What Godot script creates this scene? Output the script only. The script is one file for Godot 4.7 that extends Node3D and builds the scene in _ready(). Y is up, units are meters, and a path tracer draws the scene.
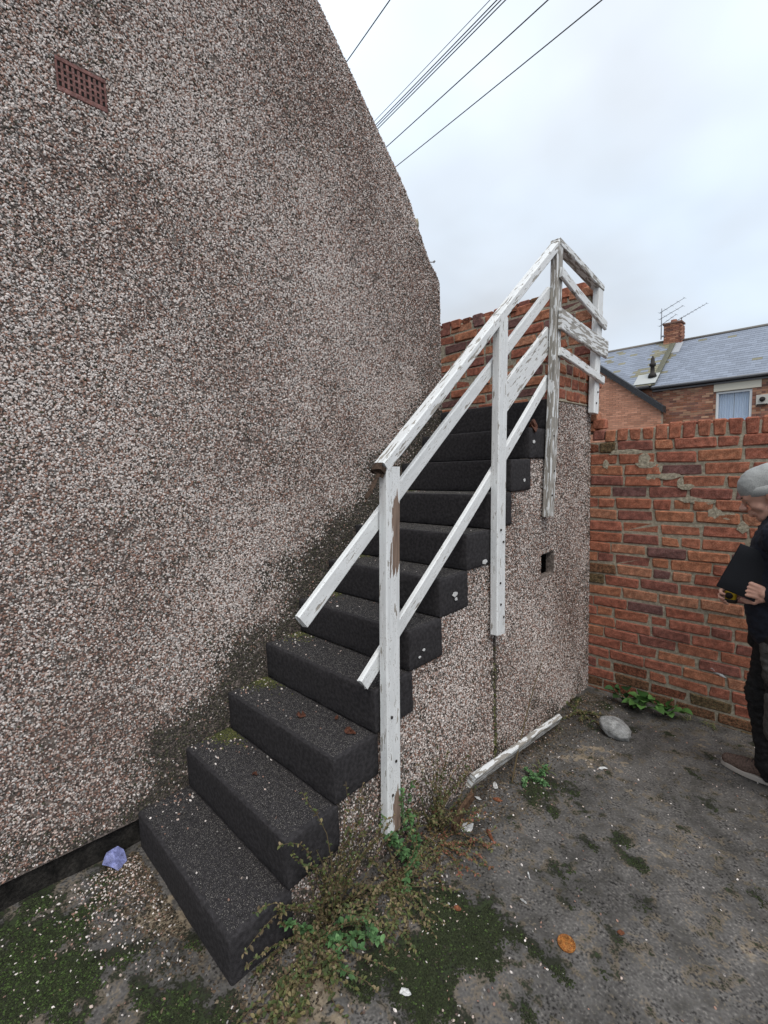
extends Node3D

const SW := 0.811            # x of the outer ends of the steps
const RISE := 0.181
const GOING := 0.2197
const WALL_Z := -2.962       # face of the brick boundary wall

var rng := RandomNumberGenerator.new()
var taken := {}
var M := {}
var bmesh := {}
var fine := FastNoiseLite.new()

# ------------------------------------------------------------------ helpers
func lin(r: float, g: float, b: float) -> Color:
	return Color(r, g, b).linear_to_srgb()

func numbered(called: String) -> String:
	var n: int = taken.get(called, 0)
	taken[called] = n + 1
	return called if n == 0 else "%s_%03d" % [called, n]

func thing(called: String, label: String, category: String, at := Vector3.ZERO, group := "") -> Node3D:
	var o := Node3D.new()
	o.name = numbered(called)
	o.position = at
	add_child(o)
	tag(o, label, category, group)
	return o

func tag(o: Node, label: String, category := "", group := "") -> void:
	if label: o.set_meta("label", label)
	if category: o.set_meta("category", category)
	if group: o.set_meta("group", group)

func obj(called: String, mesh: Mesh, mat: Material, parent: Node = null, at := Vector3.ZERO, basis := Basis.IDENTITY) -> MeshInstance3D:
	var o := MeshInstance3D.new()
	o.mesh = mesh
	o.material_override = mat
	o.transform = Transform3D(basis, at)
	if parent == null:
		o.name = numbered(called)
		add_child(o)
	else:
		o.name = called
		parent.add_child(o, true)
	return o

func many(called: String, mesh: Mesh, mat: Material, where: Array, colours: PackedColorArray, parent: Node) -> MultiMeshInstance3D:
	var mm := MultiMesh.new()
	mm.transform_format = MultiMesh.TRANSFORM_3D
	mm.use_colors = colours.size() > 0
	mm.mesh = mesh
	mm.instance_count = where.size()
	for i in where.size():
		mm.set_instance_transform(i, where[i])
		if colours.size() > 0: mm.set_instance_color(i, colours[i])
	var o := MultiMeshInstance3D.new()
	o.multimesh = mm
	o.material_override = mat
	o.set_meta("kind", "stuff")
	if parent == null:
		o.name = numbered(called)
		add_child(o)
	else:
		o.name = called
		parent.add_child(o, true)
	return o

func new_st() -> SurfaceTool:
	var st := SurfaceTool.new()
	st.begin(Mesh.PRIMITIVE_TRIANGLES)
	return st

func fin(st: SurfaceTool) -> ArrayMesh:
	st.generate_normals()
	return st.commit()

func tri(st: SurfaceTool, a: Vector3, b: Vector3, c: Vector3, outward: Vector3) -> void:
	if (b - a).cross(c - a).dot(outward) > 0.0:
		st.add_vertex(a); st.add_vertex(c); st.add_vertex(b)
	else:
		st.add_vertex(a); st.add_vertex(b); st.add_vertex(c)

func quad(st: SurfaceTool, a: Vector3, b: Vector3, c: Vector3, d: Vector3, outward: Vector3) -> void:
	tri(st, a, b, c, outward)
	tri(st, a, c, d, outward)

# chamfered box, its corners knocked about a little: 44 triangles
func add_chamfer(st: SurfaceTool, size: Vector3, bevel: float, jitter: float, at := Vector3.ZERO, basis := Basis.IDENTITY, r: RandomNumberGenerator = rng) -> void:
	st.set_smooth_group(-1)
	var h := size * 0.5
	var v := {}
	for sx in [-1, 1]:
		for sy in [-1, 1]:
			for sz in [-1, 1]:
				var j := Vector3(r.randf_range(-1, 1), r.randf_range(-1, 1), r.randf_range(-1, 1)) * jitter
				var bb := bevel * r.randf_range(0.7, 1.5)
				var c := Vector3(sx * h.x, sy * h.y, sz * h.z) + j
				v[[sx, sy, sz, 0]] = at + basis * (c - Vector3(0, sy * bb, sz * bb))
				v[[sx, sy, sz, 1]] = at + basis * (c - Vector3(sx * bb, 0, sz * bb))
				v[[sx, sy, sz, 2]] = at + basis * (c - Vector3(sx * bb, sy * bb, 0))
	for s in [-1, 1]:
		quad(st, v[[s, -1, -1, 0]], v[[s, 1, -1, 0]], v[[s, 1, 1, 0]], v[[s, -1, 1, 0]], basis.x * s)
		quad(st, v[[-1, s, -1, 1]], v[[1, s, -1, 1]], v[[1, s, 1, 1]], v[[-1, s, 1, 1]], basis.y * s)
		quad(st, v[[-1, -1, s, 2]], v[[1, -1, s, 2]], v[[1, 1, s, 2]], v[[-1, 1, s, 2]], basis.z * s)
		for t in [-1, 1]:
			quad(st, v[[s, t, -1, 0]], v[[s, t, 1, 0]], v[[s, t, 1, 1]], v[[s, t, -1, 1]], basis.x * s + basis.y * t)
			quad(st, v[[s, -1, t, 0]], v[[s, 1, t, 0]], v[[s, 1, t, 2]], v[[s, -1, t, 2]], basis.x * s + basis.z * t)
			quad(st, v[[-1, s, t, 1]], v[[1, s, t, 1]], v[[1, s, t, 2]], v[[-1, s, t, 2]], basis.y * s + basis.z * t)
			for u in [-1, 1]:
				tri(st, v[[s, t, u, 0]], v[[s, t, u, 1]], v[[s, t, u, 2]], basis.x * s + basis.y * t + basis.z * u)

func chamfer(size: Vector3, bevel: float, jitter := 0.0) -> ArrayMesh:
	var st := new_st()
	add_chamfer(st, size, bevel, jitter)
	return fin(st)

func add_box(st: SurfaceTool, lo: Vector3, hi: Vector3, bevel := 0.003) -> void:
	add_chamfer(st, hi - lo, bevel, 0.0, (lo + hi) * 0.5)

func box(lo: Vector3, hi: Vector3, bevel := 0.003) -> ArrayMesh:
	var st := new_st()
	add_box(st, lo, hi, bevel)
	return fin(st)

# cuboid with worn, rounded edges and a slightly uneven surface
func block(size: Vector3, bevel: float, cells: Vector3i, rough: float, sd: int, chip := 0.0) -> ArrayMesh:
	var st := new_st()
	st.set_smooth_group(0)
	var nz := FastNoiseLite.new()
	nz.seed = sd
	nz.frequency = 9.0
	nz.fractal_octaves = 3
	var h := size * 0.5
	var lines := []
	for k in 3:
		var l := [-h[k], -h[k] + bevel * 0.3, -h[k] + bevel]
		for i in range(1, cells[k]):
			l.append(lerpf(-h[k] + bevel, h[k] - bevel, float(i) / cells[k]))
		l.append_array([h[k] - bevel, h[k] - bevel * 0.3, h[k]])
		lines.append(l)
	for k in 3:
		var a := (k + 1) % 3
		var b := (k + 2) % 3
		for s in [-1.0, 1.0]:
			var grid := []
			for i in lines[a].size():
				var row := []
				for j in lines[b].size():
					var p := Vector3.ZERO
					p[k] = s * h[k]
					p[a] = lines[a][i]
					p[b] = lines[b][j]
					var inner := p.clamp(-h + Vector3.ONE * bevel, h - Vector3.ONE * bevel)
					var n := (p - inner).normalized()
					var q := inner + n * bevel
					var edge := 0
					for e in 3:
						if absf(p[e]) > h[e] - bevel * 0.9: edge += 1
					var d := nz.get_noise_3dv(q * 1.0) * rough
					if chip > 0.0 and edge >= 2:
						d -= maxf(0.0, nz.get_noise_3dv(q * 2.6 + Vector3(7, 3, 1)) - 0.12) * chip
					row.append(q + n * d)
				grid.append(row)
			var o := Vector3.ZERO
			o[k] = s
			for i in lines[a].size() - 1:
				for j in lines[b].size() - 1:
					quad(st, grid[i][j], grid[i + 1][j], grid[i + 1][j + 1], grid[i][j + 1], o)
	return fin(st)

# a sawn board from a to b: chamfered section, slight warp, ragged ends, own UVs (u round the board, v along it in metres)
func board(a: Vector3, b: Vector3, wide: Vector3, w: float, t: float, sd: int, warp := 0.003, ragged := 0.004) -> ArrayMesh:
	var r := RandomNumberGenerator.new()
	r.seed = sd * 77 + 5
	var ax := (b - a).normalized()
	var u := (wide - ax * wide.dot(ax)).normalized()
	var n := ax.cross(u)
	var c := 0.005
	var sec := [Vector2(-w / 2 + c, -t / 2), Vector2(w / 2 - c, -t / 2), Vector2(w / 2, -t / 2 + c), Vector2(w / 2, t / 2 - c), Vector2(w / 2 - c, t / 2), Vector2(-w / 2 + c, t / 2), Vector2(-w / 2, t / 2 - c), Vector2(-w / 2, -t / 2 + c)]
	var per := [0.0]
	for i in 8:
		per.append(per[i] + (sec[i] as Vector2).distance_to(sec[(i + 1) % 8]))
	var length := a.distance_to(b)
	var rings := maxi(4, int(length / 0.09))
	var st := new_st()
	st.set_smooth_group(-1)
	var pts := []
	var ph := r.randf() * 9.0
	for i in rings + 1:
		var f := float(i) / rings
		var off := u * sin(f * 4.1 + ph) * warp + n * sin(f * 5.3 + ph * 2.0) * warp
		var ring := []
		for k in 8:
			var s: Vector2 = sec[k]
			var e := 0.0
			if i == 0 or i == rings: e = r.randf_range(-1, 1) * ragged
			var dent := 1.0 - maxf(0.0, r.randf() - 0.86) * 0.25
			ring.append(a + ax * (f * length + e) + u * s.x * dent + n * s.y * dent + off)
		pts.append(ring)
	for i in rings:
		for k in 8:
			var k2 := (k + 1) % 8
			var v0 := float(i) / rings * length / 1.2 + sd * 0.37
			var v1 := float(i + 1) / rings * length / 1.2 + sd * 0.37
			var u0: float = per[k] / 0.4 + sd * 0.19
			var u1: float = per[k + 1] / 0.4 + sd * 0.19
			var q := [pts[i][k], pts[i][k2], pts[i + 1][k2], pts[i + 1][k]]
			var uv := [Vector2(u0, v0), Vector2(u1, v0), Vector2(u1, v1), Vector2(u0, v1)]
			for id in [0, 2, 1, 0, 3, 2]:
				st.set_uv(uv[id]); st.add_vertex(q[id])
	for e in [0, rings]:
		for k in range(1, 7):
			var ids := [0, k, k + 1] if e == 0 else [0, k + 1, k]
			for id in ids:
				st.set_uv(Vector2(sec[id].x / 0.4, sec[id].y / 1.2 + 0.5)); st.add_vertex(pts[e][id])
	return fin(st)

func add_tube(st: SurfaceTool, pts: Array, radii: Array, sides := 6) -> void:
	st.set_smooth_group(0)
	var rings := []
	for i in pts.size():
		var d: Vector3 = (pts[mini(i + 1, pts.size() - 1)] - pts[maxi(i - 1, 0)]).normalized()
		var u := d.cross(Vector3.UP if absf(d.y) < 0.9 else Vector3.RIGHT).normalized()
		var v := d.cross(u)
		var ring := []
		for k in sides:
			var an := TAU * k / sides
			ring.append(pts[i] + (u * cos(an) + v * sin(an)) * radii[i])
		rings.append(ring)
	for i in pts.size() - 1:
		for k in sides:
			var k2 := (k + 1) % sides
			var mid: Vector3 = (rings[i][k] + rings[i][k2]) * 0.5 - pts[i]
			quad(st, rings[i][k], rings[i][k2], rings[i + 1][k2], rings[i + 1][k], mid)
	for e in [0, pts.size() - 1]:
		var o: Vector3 = pts[0] - pts[1] if e == 0 else pts[e] - pts[e - 1]
		for k in range(1, sides - 1):
			tri(st, rings[e][0], rings[e][k], rings[e][k + 1], o)

func tube(pts: Array, radii: Array, sides := 6) -> ArrayMesh:
	var st := new_st()
	add_tube(st, pts, radii, sides)
	return fin(st)

# polygon in the (z, y) plane made solid between x0 and x1
func slab_zy(poly: PackedVector2Array, x0: float, x1: float) -> ArrayMesh:
	var st := new_st()
	st.set_smooth_group(-1)
	var idx := Geometry2D.triangulate_polygon(poly)
	for i in range(0, idx.size(), 3):
		for s in [[x1, 1.0], [x0, -1.0]]:
			var p := []
			for k in 3:
				var q := poly[idx[i + k]]
				p.append(Vector3(s[0], q.y, q.x))
			tri(st, p[0], p[1], p[2], Vector3(s[1], 0, 0))
	var area := 0.0
	for i in poly.size():
		area += poly[i].cross(poly[(i + 1) % poly.size()])
	for i in poly.size():
		var a := poly[i]
		var b := poly[(i + 1) % poly.size()]
		var nn := Vector2(b.y - a.y, a.x - b.x) * signf(area)
		quad(st, Vector3(x0, a.y, a.x), Vector3(x1, a.y, a.x), Vector3(x1, b.y, b.x), Vector3(x0, b.y, b.x), Vector3(0, nn.y, nn.x))
	return fin(st)

# a stone: a subdivided octahedron pushed about
func stone(sd: int, sub := 1, amount := 0.25) -> ArrayMesh:
	var nz := FastNoiseLite.new()
	nz.seed = sd
	nz.frequency = 0.9
	var faces := []
	for sx in [-1, 1]:
		for sy in [-1, 1]:
			for sz in [-1, 1]:
				faces.append([Vector3(sx, 0, 0), Vector3(0, sy, 0), Vector3(0, 0, sz)])
	for i in sub:
		var nf := []
		for f in faces:
			var ab: Vector3 = ((f[0] + f[1]) as Vector3).normalized()
			var bc: Vector3 = ((f[1] + f[2]) as Vector3).normalized()
			var ca: Vector3 = ((f[2] + f[0]) as Vector3).normalized()
			nf.append_array([[f[0], ab, ca], [ab, f[1], bc], [ca, bc, f[2]], [ab, bc, ca]])
		faces = nf
	var st := new_st()
	st.set_smooth_group(-1 if sub < 2 else 0)
	for f in faces:
		var p := []
		for k in 3:
			var q: Vector3 = f[k]
			p.append(q * (1.0 + nz.get_noise_3dv(q * 2.0) * amount * 2.0))
		tri(st, p[0], p[1], p[2], f[0] + f[1] + f[2])
	return fin(st)

# ------------------------------------------------------------------ textures and materials
func noise_img(size: int, freq: float, sd: int, oct := 4, kind := FastNoiseLite.TYPE_SIMPLEX_SMOOTH) -> PackedByteArray:
	var n := FastNoiseLite.new()
	n.seed = sd
	n.noise_type = kind
	n.frequency = freq
	n.fractal_octaves = oct
	var im := n.get_seamless_image(size, size)
	im.convert(Image.FORMAT_L8)
	return im.get_data()

func tex(size: int, data: PackedByteArray, fmt := Image.FORMAT_RGB8) -> ImageTexture:
	return ImageTexture.create_from_image(Image.create_from_data(size, data.size() / size / (3 if fmt == Image.FORMAT_RGB8 else 1), false, fmt, data))

# neutral mottling to multiply a colour with: lo..hi in sRGB bytes, three noises mixed, sparse dark specks
func mottled(size: int, sd: int, lo: int, hi: int, f1: float, f2: float, f3: float, tint := Vector3.ONE) -> ImageTexture:
	var a := noise_img(size, f1, sd)
	var b := noise_img(size, f2, sd + 1)
	var c := noise_img(size, f3, sd + 2, 2)
	var out := PackedByteArray()
	out.resize(size * size * 3)
	for i in size * size:
		var t := (a[i] * 0.4 + b[i] * 0.35 + c[i] * 0.35) / 255.0
		t = clampf((t - 0.55) * 1.7 + 0.5, 0.0, 1.0)
		var v := lo + (hi - lo) * t
		var k := (b[i] / 255.0 - 0.5)
		out[i * 3] = int(clampf(v * (1.0 + k * (tint.x - 1.0)), 0, 255))
		out[i * 3 + 1] = int(clampf(v * (1.0 + k * (tint.y - 1.0)), 0, 255))
		out[i * 3 + 2] = int(clampf(v * (1.0 + k * (tint.z - 1.0)), 0, 255))
	return tex(size, out)

func bumps(size: int, sd: int, f1: float, f2: float) -> ImageTexture:
	var a := noise_img(size, f1, sd)
	var b := noise_img(size, f2, sd + 1, 2)
	for i in size * size:
		a[i] = int(a[i] * 0.5 + b[i] * 0.5)
	return tex(size, a, Image.FORMAT_L8)

func plain(c: Color, rough := 0.85, spec := 0.35) -> StandardMaterial3D:
	var m := StandardMaterial3D.new()
	m.albedo_color = c
	m.roughness = rough
	m.metallic_specular = spec
	return m

func textured(c: Color, t: Texture2D, scale: float, rough := 0.9, bump: Texture2D = null, cm := 0.1, off := 0.0) -> StandardMaterial3D:
	var m := plain(c, rough)
	m.albedo_texture = t
	m.uv1_triplanar = true
	m.uv1_world_triplanar = true
	m.uv1_triplanar_sharpness = 6.0
	m.uv1_scale = Vector3.ONE * scale
	m.uv1_offset = Vector3.ONE * off
	if bump:
		m.heightmap_enabled = true
		m.heightmap_texture = bump
		m.heightmap_scale = cm
	return m

# white paint on sawn timber, cracked along the grain and flaked away in places: [colour, relief]
func paint_pair(sd: int, wear: float, patches: Array) -> Array:
	var w := 384
	var h := 1024
	var g := FastNoiseLite.new()
	g.seed = sd
	g.frequency = 0.05
	g.fractal_octaves = 4
	var f := FastNoiseLite.new()
	f.seed = sd + 9
	f.frequency = 0.012
	f.fractal_octaves = 5
	var col := PackedByteArray()
	col.resize(w * h * 3)
	var hgt := PackedByteArray()
	hgt.resize(w * h)
	for y in h:
		# closes on itself after h rows
		var blend := clampf((y - (h - 160)) / 160.0, 0.0, 1.0)
		for x in w:
			var gr := g.get_noise_2d(x, y * 0.1)
			var fl := f.get_noise_2d(x * 3.6, y * 0.7)
			if blend > 0.0:
				gr = lerpf(gr, g.get_noise_2d(x, (y - h) * 0.1), blend)
				fl = lerpf(fl, f.get_noise_2d(x * 3.6, (y - h) * 0.7), blend)
			var brown := false
			var bare := fl + gr * 0.45 > 0.62 - wear
			for p in patches:
				if x > p[0] * w + gr * 26.0 and x < p[1] * w + gr * 26.0 and y > p[2] * h + gr * 40.0 and y < p[3] * h - absf(x / float(w) - (p[0] + p[1]) * 0.5) * p[4] * h + gr * 60.0:
					bare = true
					brown = true
			var crack := absf(gr - 0.1) < 0.008 + 0.012 * maxf(0.0, fl + 0.1)
			var c: Color
			var z := 210
			if bare:
				var k := 0.5 + 0.5 * gr
				c = Color(0.15 + 0.24 * k, 0.14 + 0.225 * k, 0.125 + 0.20 * k)
				if brown: c = Color(0.10 + 0.20 * k, 0.07 + 0.145 * k, 0.055 + 0.11 * k)
				z = int(90 + 70 * gr)
			elif crack:
				c = Color(0.30, 0.285, 0.26)
				z = 130
			else:
				var k := 0.9 + 0.1 * gr + 0.1 * fl
				c = Color(0.77 * k, 0.785 * k, 0.785 * k)
			c = c.linear_to_srgb()
			var i := y * w + x
			col[i * 3] = int(clampf(c.r, 0, 1) * 255); col[i * 3 + 1] = int(clampf(c.g, 0, 1) * 255); col[i * 3 + 2] = int(clampf(c.b, 0, 1) * 255)
			hgt[i] = clampi(z, 0, 255)
	return [ImageTexture.create_from_image(Image.create_from_data(w, h, false, Image.FORMAT_RGB8, col)), ImageTexture.create_from_image(Image.create_from_data(w, h, false, Image.FORMAT_L8, hgt))]

func paint_mat(sd: int, wear: float, patches := []) -> StandardMaterial3D:
	var t := paint_pair(sd, wear, patches)
	var m := plain(Color.WHITE, 0.62, 0.4)
	m.albedo_texture = t[0]
	m.heightmap_enabled = true
	m.heightmap_texture = t[1]
	m.heightmap_scale = 0.09
	return m

func vcol(rough := 0.9, spec := 0.3) -> StandardMaterial3D:
	var m := plain(Color.WHITE, rough, spec)
	m.vertex_color_use_as_albedo = true
	return m

func ground_y(x: float, z: float) -> float:
	return 0.02 + 0.05 * clampf(z, -4.0, 1.5) + 0.035 * clampf(0.35 - x, 0.0, 0.4) * clampf(z + 0.2, 0.0, 1.0)

func make_materials() -> void:
	var bump := bumps(512, 3, 0.03, 0.14)
	var grit := bumps(512, 8, 0.06, 0.3)
	M.bump = bump
	M.grit = grit
	var bt := mottled(512, 21, 130, 255, 0.012, 0.06, 0.25, Vector3(0.9, 1.15, 1.25))
	var tones := [[0.60, 0.225, 0.135], [0.66, 0.275, 0.155], [0.52, 0.185, 0.12], [0.42, 0.165, 0.125], [0.29, 0.145, 0.13], [0.62, 0.245, 0.15], [0.56, 0.205, 0.135], [0.68, 0.315, 0.19]]
	M.brick = []
	for i in tones.size():
		var t = tones[i]
		M.brick.append(textured(lin(t[0], t[1], t[2]), bt, 3.1, 0.93, bump, 0.35, i * 0.37))
	M.brick_green = []
	var gt := mottled(512, 41, 60, 255, 0.02, 0.07, 0.3, Vector3(1.5, 0.85, 0.9))
	for t in [[0.36, 0.20, 0.11], [0.28, 0.21, 0.11], [0.42, 0.17, 0.10]]:
		M.brick_green.append(textured(lin(t[0], t[1], t[2]), gt, 3.7, 0.95, bump, 0.3))
	M.mortar = textured(lin(0.58, 0.51, 0.39), mottled(512, 61, 150, 255, 0.02, 0.09, 0.3), 3.3, 0.98, grit, 0.5)
	M.mortar_pale = textured(lin(0.70, 0.62, 0.47), mottled(512, 63, 120, 255, 0.02, 0.09, 0.3), 4.3, 0.98, grit, 0.4)
	M.step = textured(lin(0.060, 0.056, 0.060), mottled(1024, 71, 110, 255, 0.03, 0.16, 0.45), 1.4, 0.93, grit, 0.045)
	M.render = textured(lin(0.40, 0.33, 0.29), mottled(512, 81, 110, 255, 0.02, 0.07, 0.3), 2.6, 0.98, grit, 0.6)
	M.plinth = textured(lin(0.05, 0.045, 0.04), mottled(512, 83, 70, 255, 0.01, 0.05, 0.3), 2.1, 0.95, grit, 0.4)
	M.air_brick = textured(lin(0.36, 0.185, 0.165), bt, 4.0, 0.85)
	M.dark = plain(lin(0.012, 0.011, 0.01), 0.95)
	M.stonemat = vcol(0.85, 0.35)
	M.leaf = vcol(0.6, 0.35)
	M.leaf.backlight_enabled = true
	M.leaf.backlight = lin(0.05, 0.07, 0.02)
	M.paint = paint_mat(5, 0.08)
	M.paint_worn = paint_mat(17, 0.32)
	M.paint_bare = paint_mat(29, 0.62)
	M.paint_gone = paint_mat(37, 0.80)
	M.paint_post = paint_mat(41, 0.10, [[0.72, 0.90, 0.63, 0.885, 0.5]])
	M.bolt = plain(lin(0.03, 0.026, 0.024), 0.7)
	M.paper = textured(lin(0.74, 0.74, 0.73), mottled(256, 91, 190, 255, 0.02, 0.08, 0.3), 9.0, 0.8)
	M.slate = vcol(0.55, 0.4)
	M.white_plastic = plain(lin(0.74, 0.75, 0.76), 0.4)
	M.stone_grey = textured(lin(0.50, 0.50, 0.49), mottled(256, 95, 130, 255, 0.02, 0.08, 0.3), 5.0, 0.95, grit, 0.3)
	M.lead = plain(lin(0.24, 0.25, 0.27), 0.6)

# ------------------------------------------------------------------ pieces that repeat
func brick_meshes(kind: String, size: Vector3, n := 8) -> void:
	bmesh[kind] = []
	for i in n:
		bmesh[kind].append(chamfer(size, 0.0075, 0.0042))

func lay(parent: Node, kind: String, at: Vector3, basis: Basis, mat: Material, squash := 1.0) -> MeshInstance3D:
	var list: Array = bmesh[kind]
	var b := basis * Basis.from_euler(Vector3(rng.randf_range(-0.012, 0.012), rng.randf_range(-0.012, 0.012), rng.randf_range(-0.012, 0.012)))
	b = b * Basis.from_scale(Vector3(squash, rng.randf_range(0.97, 1.02), 1.0))
	return obj("brick", list[rng.randi() % list.size()], mat, parent, at, b)

func tone() -> Material:
	var roll := rng.randf()
	if roll < 0.10: return M.brick[4]
	if roll < 0.22: return M.brick[3]
	if roll < 0.5: return M.brick[[0, 2, 6].pick_random() if false else [0, 2, 6][rng.randi() % 3]]
	return M.brick[[0, 1, 5, 6, 7, 1][rng.randi() % 6]]

# ------------------------------------------------------------------ pebbledash
func pebble_colour(stain: float, shift := 0.0) -> Color:
	var v := rng.randf_range(0.75, 1.15)
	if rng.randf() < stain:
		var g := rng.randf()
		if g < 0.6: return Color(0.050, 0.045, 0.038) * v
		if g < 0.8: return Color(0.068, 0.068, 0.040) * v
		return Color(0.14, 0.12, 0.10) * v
	var t := clampf(rng.randf() + shift, 0.0, 1.0)
	if t < 0.34: return Color(0.66, 0.60, 0.565) * v
	if t < 0.58: return Color(0.48, 0.385, 0.34) * v
	if t < 0.80: return Color(0.29, 0.175, 0.135) * v
	if t < 0.91: return Color(0.30, 0.285, 0.27) * v
	return Color(0.13, 0.09, 0.078) * v

func dash(parent: Node, x: float, count: int, lo: Vector2, hi: Vector2, inside: Callable, stain: Callable, size := 0.0033) -> void:
	var sets := [[], [], []]
	var patchy := FastNoiseLite.new()
	patchy.seed = 71
	patchy.frequency = 1.1
	patchy.fractal_octaves = 4
	var cols := [PackedColorArray(), PackedColorArray(), PackedColorArray()]
	for i in count:
		var p := Vector2(rng.randf_range(lo.x, hi.x), rng.randf_range(lo.y, hi.y))
		if not inside.call(p): continue
		if patchy.get_noise_2d(p.x * 7.0, p.y * 7.0) > 0.47 and rng.randf() < 0.75: continue
		var shift := patchy.get_noise_2d(p.x, p.y * 0.8) * 0.42 - 0.03
		var s := size * rng.randf_range(0.65, 1.45)
		var b := Basis.from_euler(Vector3(rng.randf() * TAU, rng.randf_range(-0.6, 0.6), rng.randf_range(-0.6, 0.6)))
		b = b.scaled_local(Vector3(s * 0.5, s, s * rng.randf_range(0.75, 1.5)))
		var k := i % 3
		sets[k].append(Transform3D(b, Vector3(x + rng.randf_range(0.0, 0.0022), p.y, p.x)))
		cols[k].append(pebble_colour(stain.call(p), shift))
	for k in 3:
		many("pebbledash", stone(300 + k, 0 if k == 0 else 1, 0.3), M.stonemat, sets[k], cols[k], parent)

# ------------------------------------------------------------------ house with the gable wall
func build_house() -> void:
	var house := thing("rendered_house", "tall pebbledashed gable wall with sloping verge beside the black steps", "house")
	var poly := PackedVector2Array([Vector2(-2.225, 0.15), Vector2(-2.222, 2.3), Vector2(-2.228, 2.90), Vector2(-2.19, 2.955), Vector2(-2.12, 3.01), Vector2(-2.06, 3.10), Vector2(-2.03, 3.16), Vector2(-1.985, 3.21), Vector2(-1.93, 3.33), Vector2(-1.83, 3.451), Vector2(-1.62, 3.665), Vector2(-1.421, 3.867), Vector2(-1.206, 4.085), Vector2(2.2, 7.45), Vector2(6.7, 2.95), Vector2(6.7, 0.17), Vector2(0.45, 0.165), Vector2(0.02, 0.14)])
	obj("gable_wall", slab_zy(poly, -0.02, 0.0), M.render, house)
	var core := PackedVector2Array([Vector2(-2.2, -0.4), Vector2(-2.2, 2.88), Vector2(-1.2, 4.04), Vector2(2.2, 7.4), Vector2(6.68, 2.9), Vector2(6.68, -0.4)])
	obj("inner_wall", slab_zy(core, -0.3, -0.0215), M.plinth, house)
	var back := new_st()
	add_box(back, Vector3(-6.0, -0.4, -2.2), Vector3(-0.301, 2.85, -1.95))
	obj("rear_wall", fin(back), M.render, house)
	# roof behind the verge
	var a := Vector3(-6.0, 2.84, -2.24)
	var st := new_st()
	st.set_smooth_group(-1)
	var prof := [Vector2(-2.24, 2.80), Vector2(-1.2, 3.98), Vector2(2.2, 7.34), Vector2(6.7, 2.84)]
	for i in 3:
		var p: Vector2 = prof[i]
		var q: Vector2 = prof[i + 1]
		quad(st, Vector3(-6, p.y, p.x), Vector3(-0.31, p.y, p.x), Vector3(-0.31, q.y, q.x), Vector3(-6, q.y, q.x), Vector3(0, 1, -1 if i < 2 else 1))
	obj("roof", fin(st), plain(lin(0.09, 0.095, 0.11), 0.7), house)
	# lump of mortar and a twist of rusty tie wire at the broken verge
	var lump := stone(77, 2, 0.3)
	var l := obj("mortar_lump", lump, M.mortar_pale, house, Vector3(-0.03, 3.225, -2.0), Basis.from_scale(Vector3(0.035, 0.05, 0.028)))
	tag(l, "broken pale mortar on the verge")
	obj("tie_wire", tube([Vector3(-0.02, 3.02, -2.1), Vector3(-0.01, 3.03, -2.16), Vector3(-0.012, 3.05, -2.19), Vector3(-0.03, 3.06, -2.22), Vector3(-0.03, 3.045, -2.205), Vector3(-0.01, 3.035, -2.17)], [0.004, 0.003, 0.003, 0.003, 0.003, 0.003], 5), plain(lin(0.12, 0.09, 0.07), 0.8), house)
	# air brick: four rows of square holes through a terracotta plate
	var ab := Node3D.new()
	ab.name = "air_brick"
	house.add_child(ab, true)
	var z0 := 0.040
	var z1 := -0.117
	var y0 := 3.004
	var y1 := 3.124
	var fr := new_st()
	add_box(fr, Vector3(-0.014, y0, z1 - 0.004), Vector3(0.004, y0 + 0.02, z0 + 0.004), 0.002)
	add_box(fr, Vector3(-0.014, y1 - 0.016, z1 - 0.004), Vector3(0.004, y1, z0 + 0.004), 0.002)
	add_box(fr, Vector3(-0.0145, y0 + 0.02, z1 - 0.004), Vector3(0.0035, y1 - 0.016, z1 + 0.004), 0.0015)
	add_box(fr, Vector3(-0.0145, y0 + 0.02, z0 - 0.004), Vector3(0.0035, y1 - 0.016, z0 + 0.004), 0.0015)
	obj("frame", fin(fr), M.air_brick, ab)
	for i in 8:
		var z := lerpf(z1, z0, (i + 1) / 9.0)
		obj("upright_bar", box(Vector3(-0.013, y0 + 0.0205, z - 0.0045), Vector3(0.003, y1 - 0.0165, z + 0.0045), 0.0012), M.air_brick, ab)
	for i in 3:
		var y := lerpf(y0 + 0.02, y1 - 0.016, (i + 1) / 4.0)
		obj("cross_bar", box(Vector3(-0.0125, y - 0.0045, z1 + 0.0045), Vector3(0.0025, y + 0.0045, z0 - 0.0045), 0.0012), M.air_brick, ab)
	obj("hole_shade_plate", box(Vector3(-0.03, y0, z1), Vector3(0.0006, y1, z0), 0.001), M.dark, ab)  # near-black plate, its colour stands in for shade inside the holes
	# dash stones
	var big := FastNoiseLite.new()
	big.seed = 12
	big.frequency = 2.2
	big.fractal_octaves = 4
	var keep := func(p: Vector2) -> bool:
		if p.x < z0 + 0.006 and p.x > z1 - 0.006 and p.y > y0 - 0.004 and p.y < y1 + 0.004: return false
		if p.y < 0.15 + 0.05 * maxf(0.0, p.x): return false
		# no stones where the steps butt against the wall
		if p.x < 0.0 and p.y < RISE * (1.0 + floorf(-p.x / GOING)) - 0.004: return false
		return Geometry2D.is_point_in_polygon(p, poly)
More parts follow.
